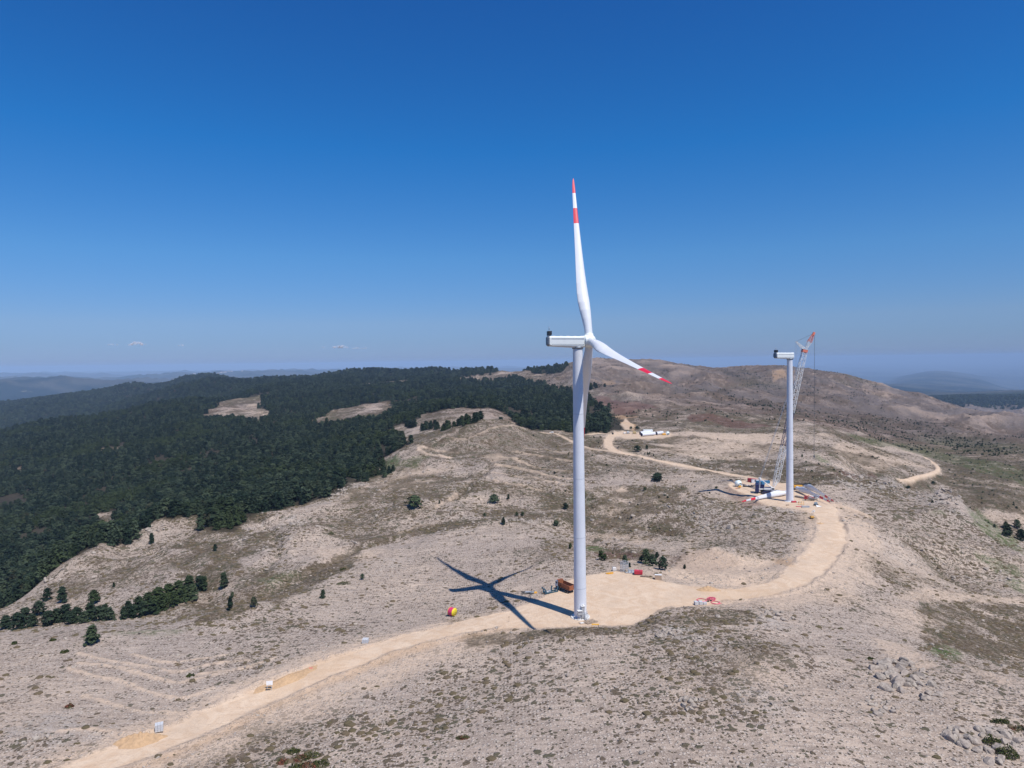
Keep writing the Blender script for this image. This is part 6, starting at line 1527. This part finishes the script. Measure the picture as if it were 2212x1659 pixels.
# bushes in the far valley and on the hill: uncounted cover
bx = []; by = []; bs = []
for (y0, y1, den, smin, smax, thr) in ((430, 1000, 90., .8, 1.9, .58), (1000, 2700, 100., 1.3, 3.0, .55)):
    n_ = int(.8*(y1*y1-y0*y0)/den); x, y = scatter(n_, y0, y1, -.8, .8); u_ = x/y
    s_ = mask_at(np.clip(scrub*.85+green*.5+forest*1.3, 0, 1.4), x, y)+.35*fbm(x, y, 120, 3, 61)
    ok = (rng.random(n_) < np.clip((s_-thr)*1.6, .03, 1)) & (mask_at(road, x, y) < .1) & ((mask_at(forest, x, y) < .3) | (u_ > .14)) & (u_ > -.02)
    bx.append(x[ok]); by.append(y[ok]); bs.append(rng.uniform(smin, smax, ok.sum())*(.6+.4*rng.random(ok.sum())))
bx = np.concatenate(bx); by = np.concatenate(by); bs = np.concatenate(bs); n_ = len(bx)
rc_ = [c for c in crowns[3:]]
gn_scatter('valley_bushes', bx, by, tz(bx, by)-.5, np.stack([bs*1.9, bs*1.9, bs*1.25], -1), np.stack([np.zeros(n_), np.zeros(n_), rng.uniform(0, 6.28, n_)], -1), rng.integers(0, 3, n_), rc_, 'dark green bushes spread over the valley and far hillside')
print('bushes', n_)

# ---------------------------------------------------------------- rocks
rkm, t_, b_ = nt('grey limestone', 0.92); b_.inputs['Specular IOR Level'].default_value = 0.2
ge = N(t_, 'ShaderNodeNewGeometry'); nz = noise(t_, ge.outputs['Position'], 1.3, 5, .65); oi = N(t_, 'ShaderNodeObjectInfo')
c_ = mixc(t_, mrange(t_, nz, .32, .68), (0.23, 0.195, 0.165), (0.44, 0.385, 0.325)); c_ = mixc(t_, math_(t_, 'MULTIPLY', oi.outputs['Random'], .4), c_, (0.36, 0.29, 0.25))
t_.links.new(c_, b_.inputs['Base Color']); bn = N(t_, 'ShaderNodeBump'); bn.inputs['Strength'].default_value = .7; bn.inputs['Distance'].default_value = .2
t_.links.new(noise(t_, ge.outputs['Position'], 3.5, 4, .7), bn.inputs['Height']); t_.links.new(bn.outputs[0], b_.inputs['Normal'])
def rock_mesh(seed):
    rr = random.Random(seed); pl = []
    for k in range(12):
        n_v = Vector((rr.gauss(0, 1), rr.gauss(0, 1), rr.gauss(0, .8))).normalized(); pl.append((n_v, rr.uniform(.55, .9)))
    vs = []
    for v in ICO3[0]:
        p = v.copy()
        for n_v, d_ in pl:
            e = p.dot(n_v)-d_
            if e > 0: p -= n_v*e
        p *= 1+rr.uniform(-.02, .02); vs.append(Vector((p.x*1.2, p.y*.85, p.z*.75)))
    me = bpy.data.meshes.new('boulder'); me.from_pydata(vs, [], ICO3[1]); me.materials.append(rkm); me.update(); return me
RK = [rock_mesh(s) for s in (2, 5, 9, 14, 20)]
rprot = []
def boulders(pts, spread, label, group, smin, smax, n):
    for k in range(n):
        a, b2 = pts[k % len(pts)]; p = GP(a+random.gauss(0, 1)*spread[0], b2+random.gauss(0, 1)*spread[1])
        o = bpy.data.objects.new('boulder', RK[random.randrange(5)]); COL.objects.link(o); s_ = random.uniform(smin, smax)
        o.location = (p.x, p.y, p.z+s_*.1); o.scale = (s_, s_*random.uniform(.7, 1.1), s_*random.uniform(.7, 1.3)); o.rotation_euler = (random.uniform(-.4, .4), random.uniform(-.4, .4), random.uniform(0, 6.28))
        tag(o, label, 'boulder', group)
        if len(rprot) < 5: rprot.append(o)
boulders([(2052,1590),(2062,1597),(2072,1583),(2080,1610),(2098,1600),(2115,1617),(2130,1625),(2160,1620),(2150,1640),(2120,1580),(2180,1600)], (7,5), 'grey boulder in the outcrop at the lower right corner beside the green bushes', 'boulders of the lower right outcrop', .6, 1.5, 34)
boulders([(2030,1064),(2040,1060),(2050,1072),(2060,1080)], (8,6), 'tall stacked grey boulder on the rocky crest right of the far pad', 'stacked boulders on the far rocky crest', 1.2, 3.0, 24)
boulders([(1910,1440),(1930,1450),(1950,1445),(1920,1460),(1965,1462),(1985,1480),(1945,1480),(2005,1500)], (16,8), 'grey rock slab in the outcrop on the crest of the right-hand knoll', 'rock slabs of the right-hand knoll outcrop', .8, 2.1, 64)
boulders([(1440,1366),(1460,1369),(1420,1372)], (12,3), 'dark cracked rock on top of the knoll in front of the near pad', 'cracked rocks on the knoll top', .4, 1.1, 20)
boulders([(1650,1325),(1665,1332),(1690,1335)], (10,5), 'grey rock in the small cairn-like outcrop right of the conduit coils', 'rocks of the small outcrop right of the coils', .5, 1.3, 18)
boulders([(1486,1520),(1500,1525),(1510,1515)], (8,5), 'pale rock in the small outcrop in the middle of the foreground', 'rocks of the middle foreground outcrop', .4, 1.0, 16)
boulders([(1900,1520),(1925,1530),(1890,1540)], (12,8), 'pale broken rock in the outcrop below the right-hand knoll crest', 'broken rocks below the knoll crest', .5, 1.1, 20)
boulders([(60,1570),(80,1590),(50,1600)], (14,9), 'pale rock in the outcrop at the lower left edge', 'rocks of the lower left outcrop', .4, 1.0, 18)
boulders([(345,1143),(330,1150),(110,1255)], (14,5), 'white rock on the edge of the left ridge below the forest', 'white rocks along the left ridge edge', .8, 1.8, 14)
# loose stones
sx = []; sy = []; ss = []
for (y0, y1, den, smin, smax) in ((112, 200, 2.6, .10, .26), (200, 330, 5.5, .13, .32), (330, 620, 16., .25, .6)):
    n_ = int(.80*(y1*y1-y0*y0)/den); x, y = scatter(n_, y0, y1, -.8, .8); r_ = mask_at(rock, x, y)
    ok = (mask_at(road, x, y) < .25) & (rng.random(n_) < .30+.35*fbm(x, y, 25, 3, 71)+1.0*r_) & (mask_at(forest, x, y) < .4)
    x, y, r_ = x[ok], y[ok], r_[ok]; sx.append(x); sy.append(y); ss.append(rng.uniform(smin, smax, len(x))*(1+rng.random(len(x))**6*2.2)*(1+1.5*r_*rng.random(len(x))))
# extra stones on rocky patches further away
x, y = scatter(60000, 330, 620, -.8, .8); ok = (rng.random(60000) < mask_at(rock, x, y)**2*.55) & (mask_at(road, x, y) < .2); x, y = x[ok], y[ok]
sx.append(x); sy.append(y); ss.append(rng.uniform(.35, 1.2, len(x)))
sx = np.concatenate(sx); sy = np.concatenate(sy); ss = np.concatenate(ss); n_ = len(sx)
gn_scatter('stones', sx, sy, tz(sx, sy), ss[:, None]*np.stack([.8+.5*rng.random(n_), .8+.4*rng.random(n_), .6+.6*rng.random(n_)], -1), np.stack([rng.normal(0, .3, n_), rng.normal(0, .3, n_), rng.uniform(0, 6.28, n_)], -1), rng.integers(0, len(rprot), n_), rprot, 'loose pale stones scattered over the slopes')
print('stones', n_)

# ---------------------------------------------------------------- haze
hz, t_, b_ = nt('haze air'); t_.nodes.remove(b_)
vol = t_.nodes.new('ShaderNodeVolumePrincipled'); vol.inputs['Color'].default_value = (0.49, 0.69, 0.97, 1); vol.inputs['Density'].default_value = 4.0e-5
vol.inputs['Anisotropy'].default_value = -0.18
ou = [n for n in t_.nodes if n.type == 'OUTPUT_MATERIAL'][0]; t_.links.new(vol.outputs[0], ou.inputs['Volume'])
g = MB(); zlo = float(Z.min())-1.5; zhi = 165.0; g.box((0, 61000, (zlo+zhi)/2), (250000, 122400, zhi-zlo), hz)
o = g.build('haze', None); o['kind'] = 'stuff'; tag(o, 'pale blue haze in the air over the hills and plain', 'haze', None, 'stuff')
SC.cycles.volume_bounces = 0
print('terrain z', zlo, 'rows', NY)
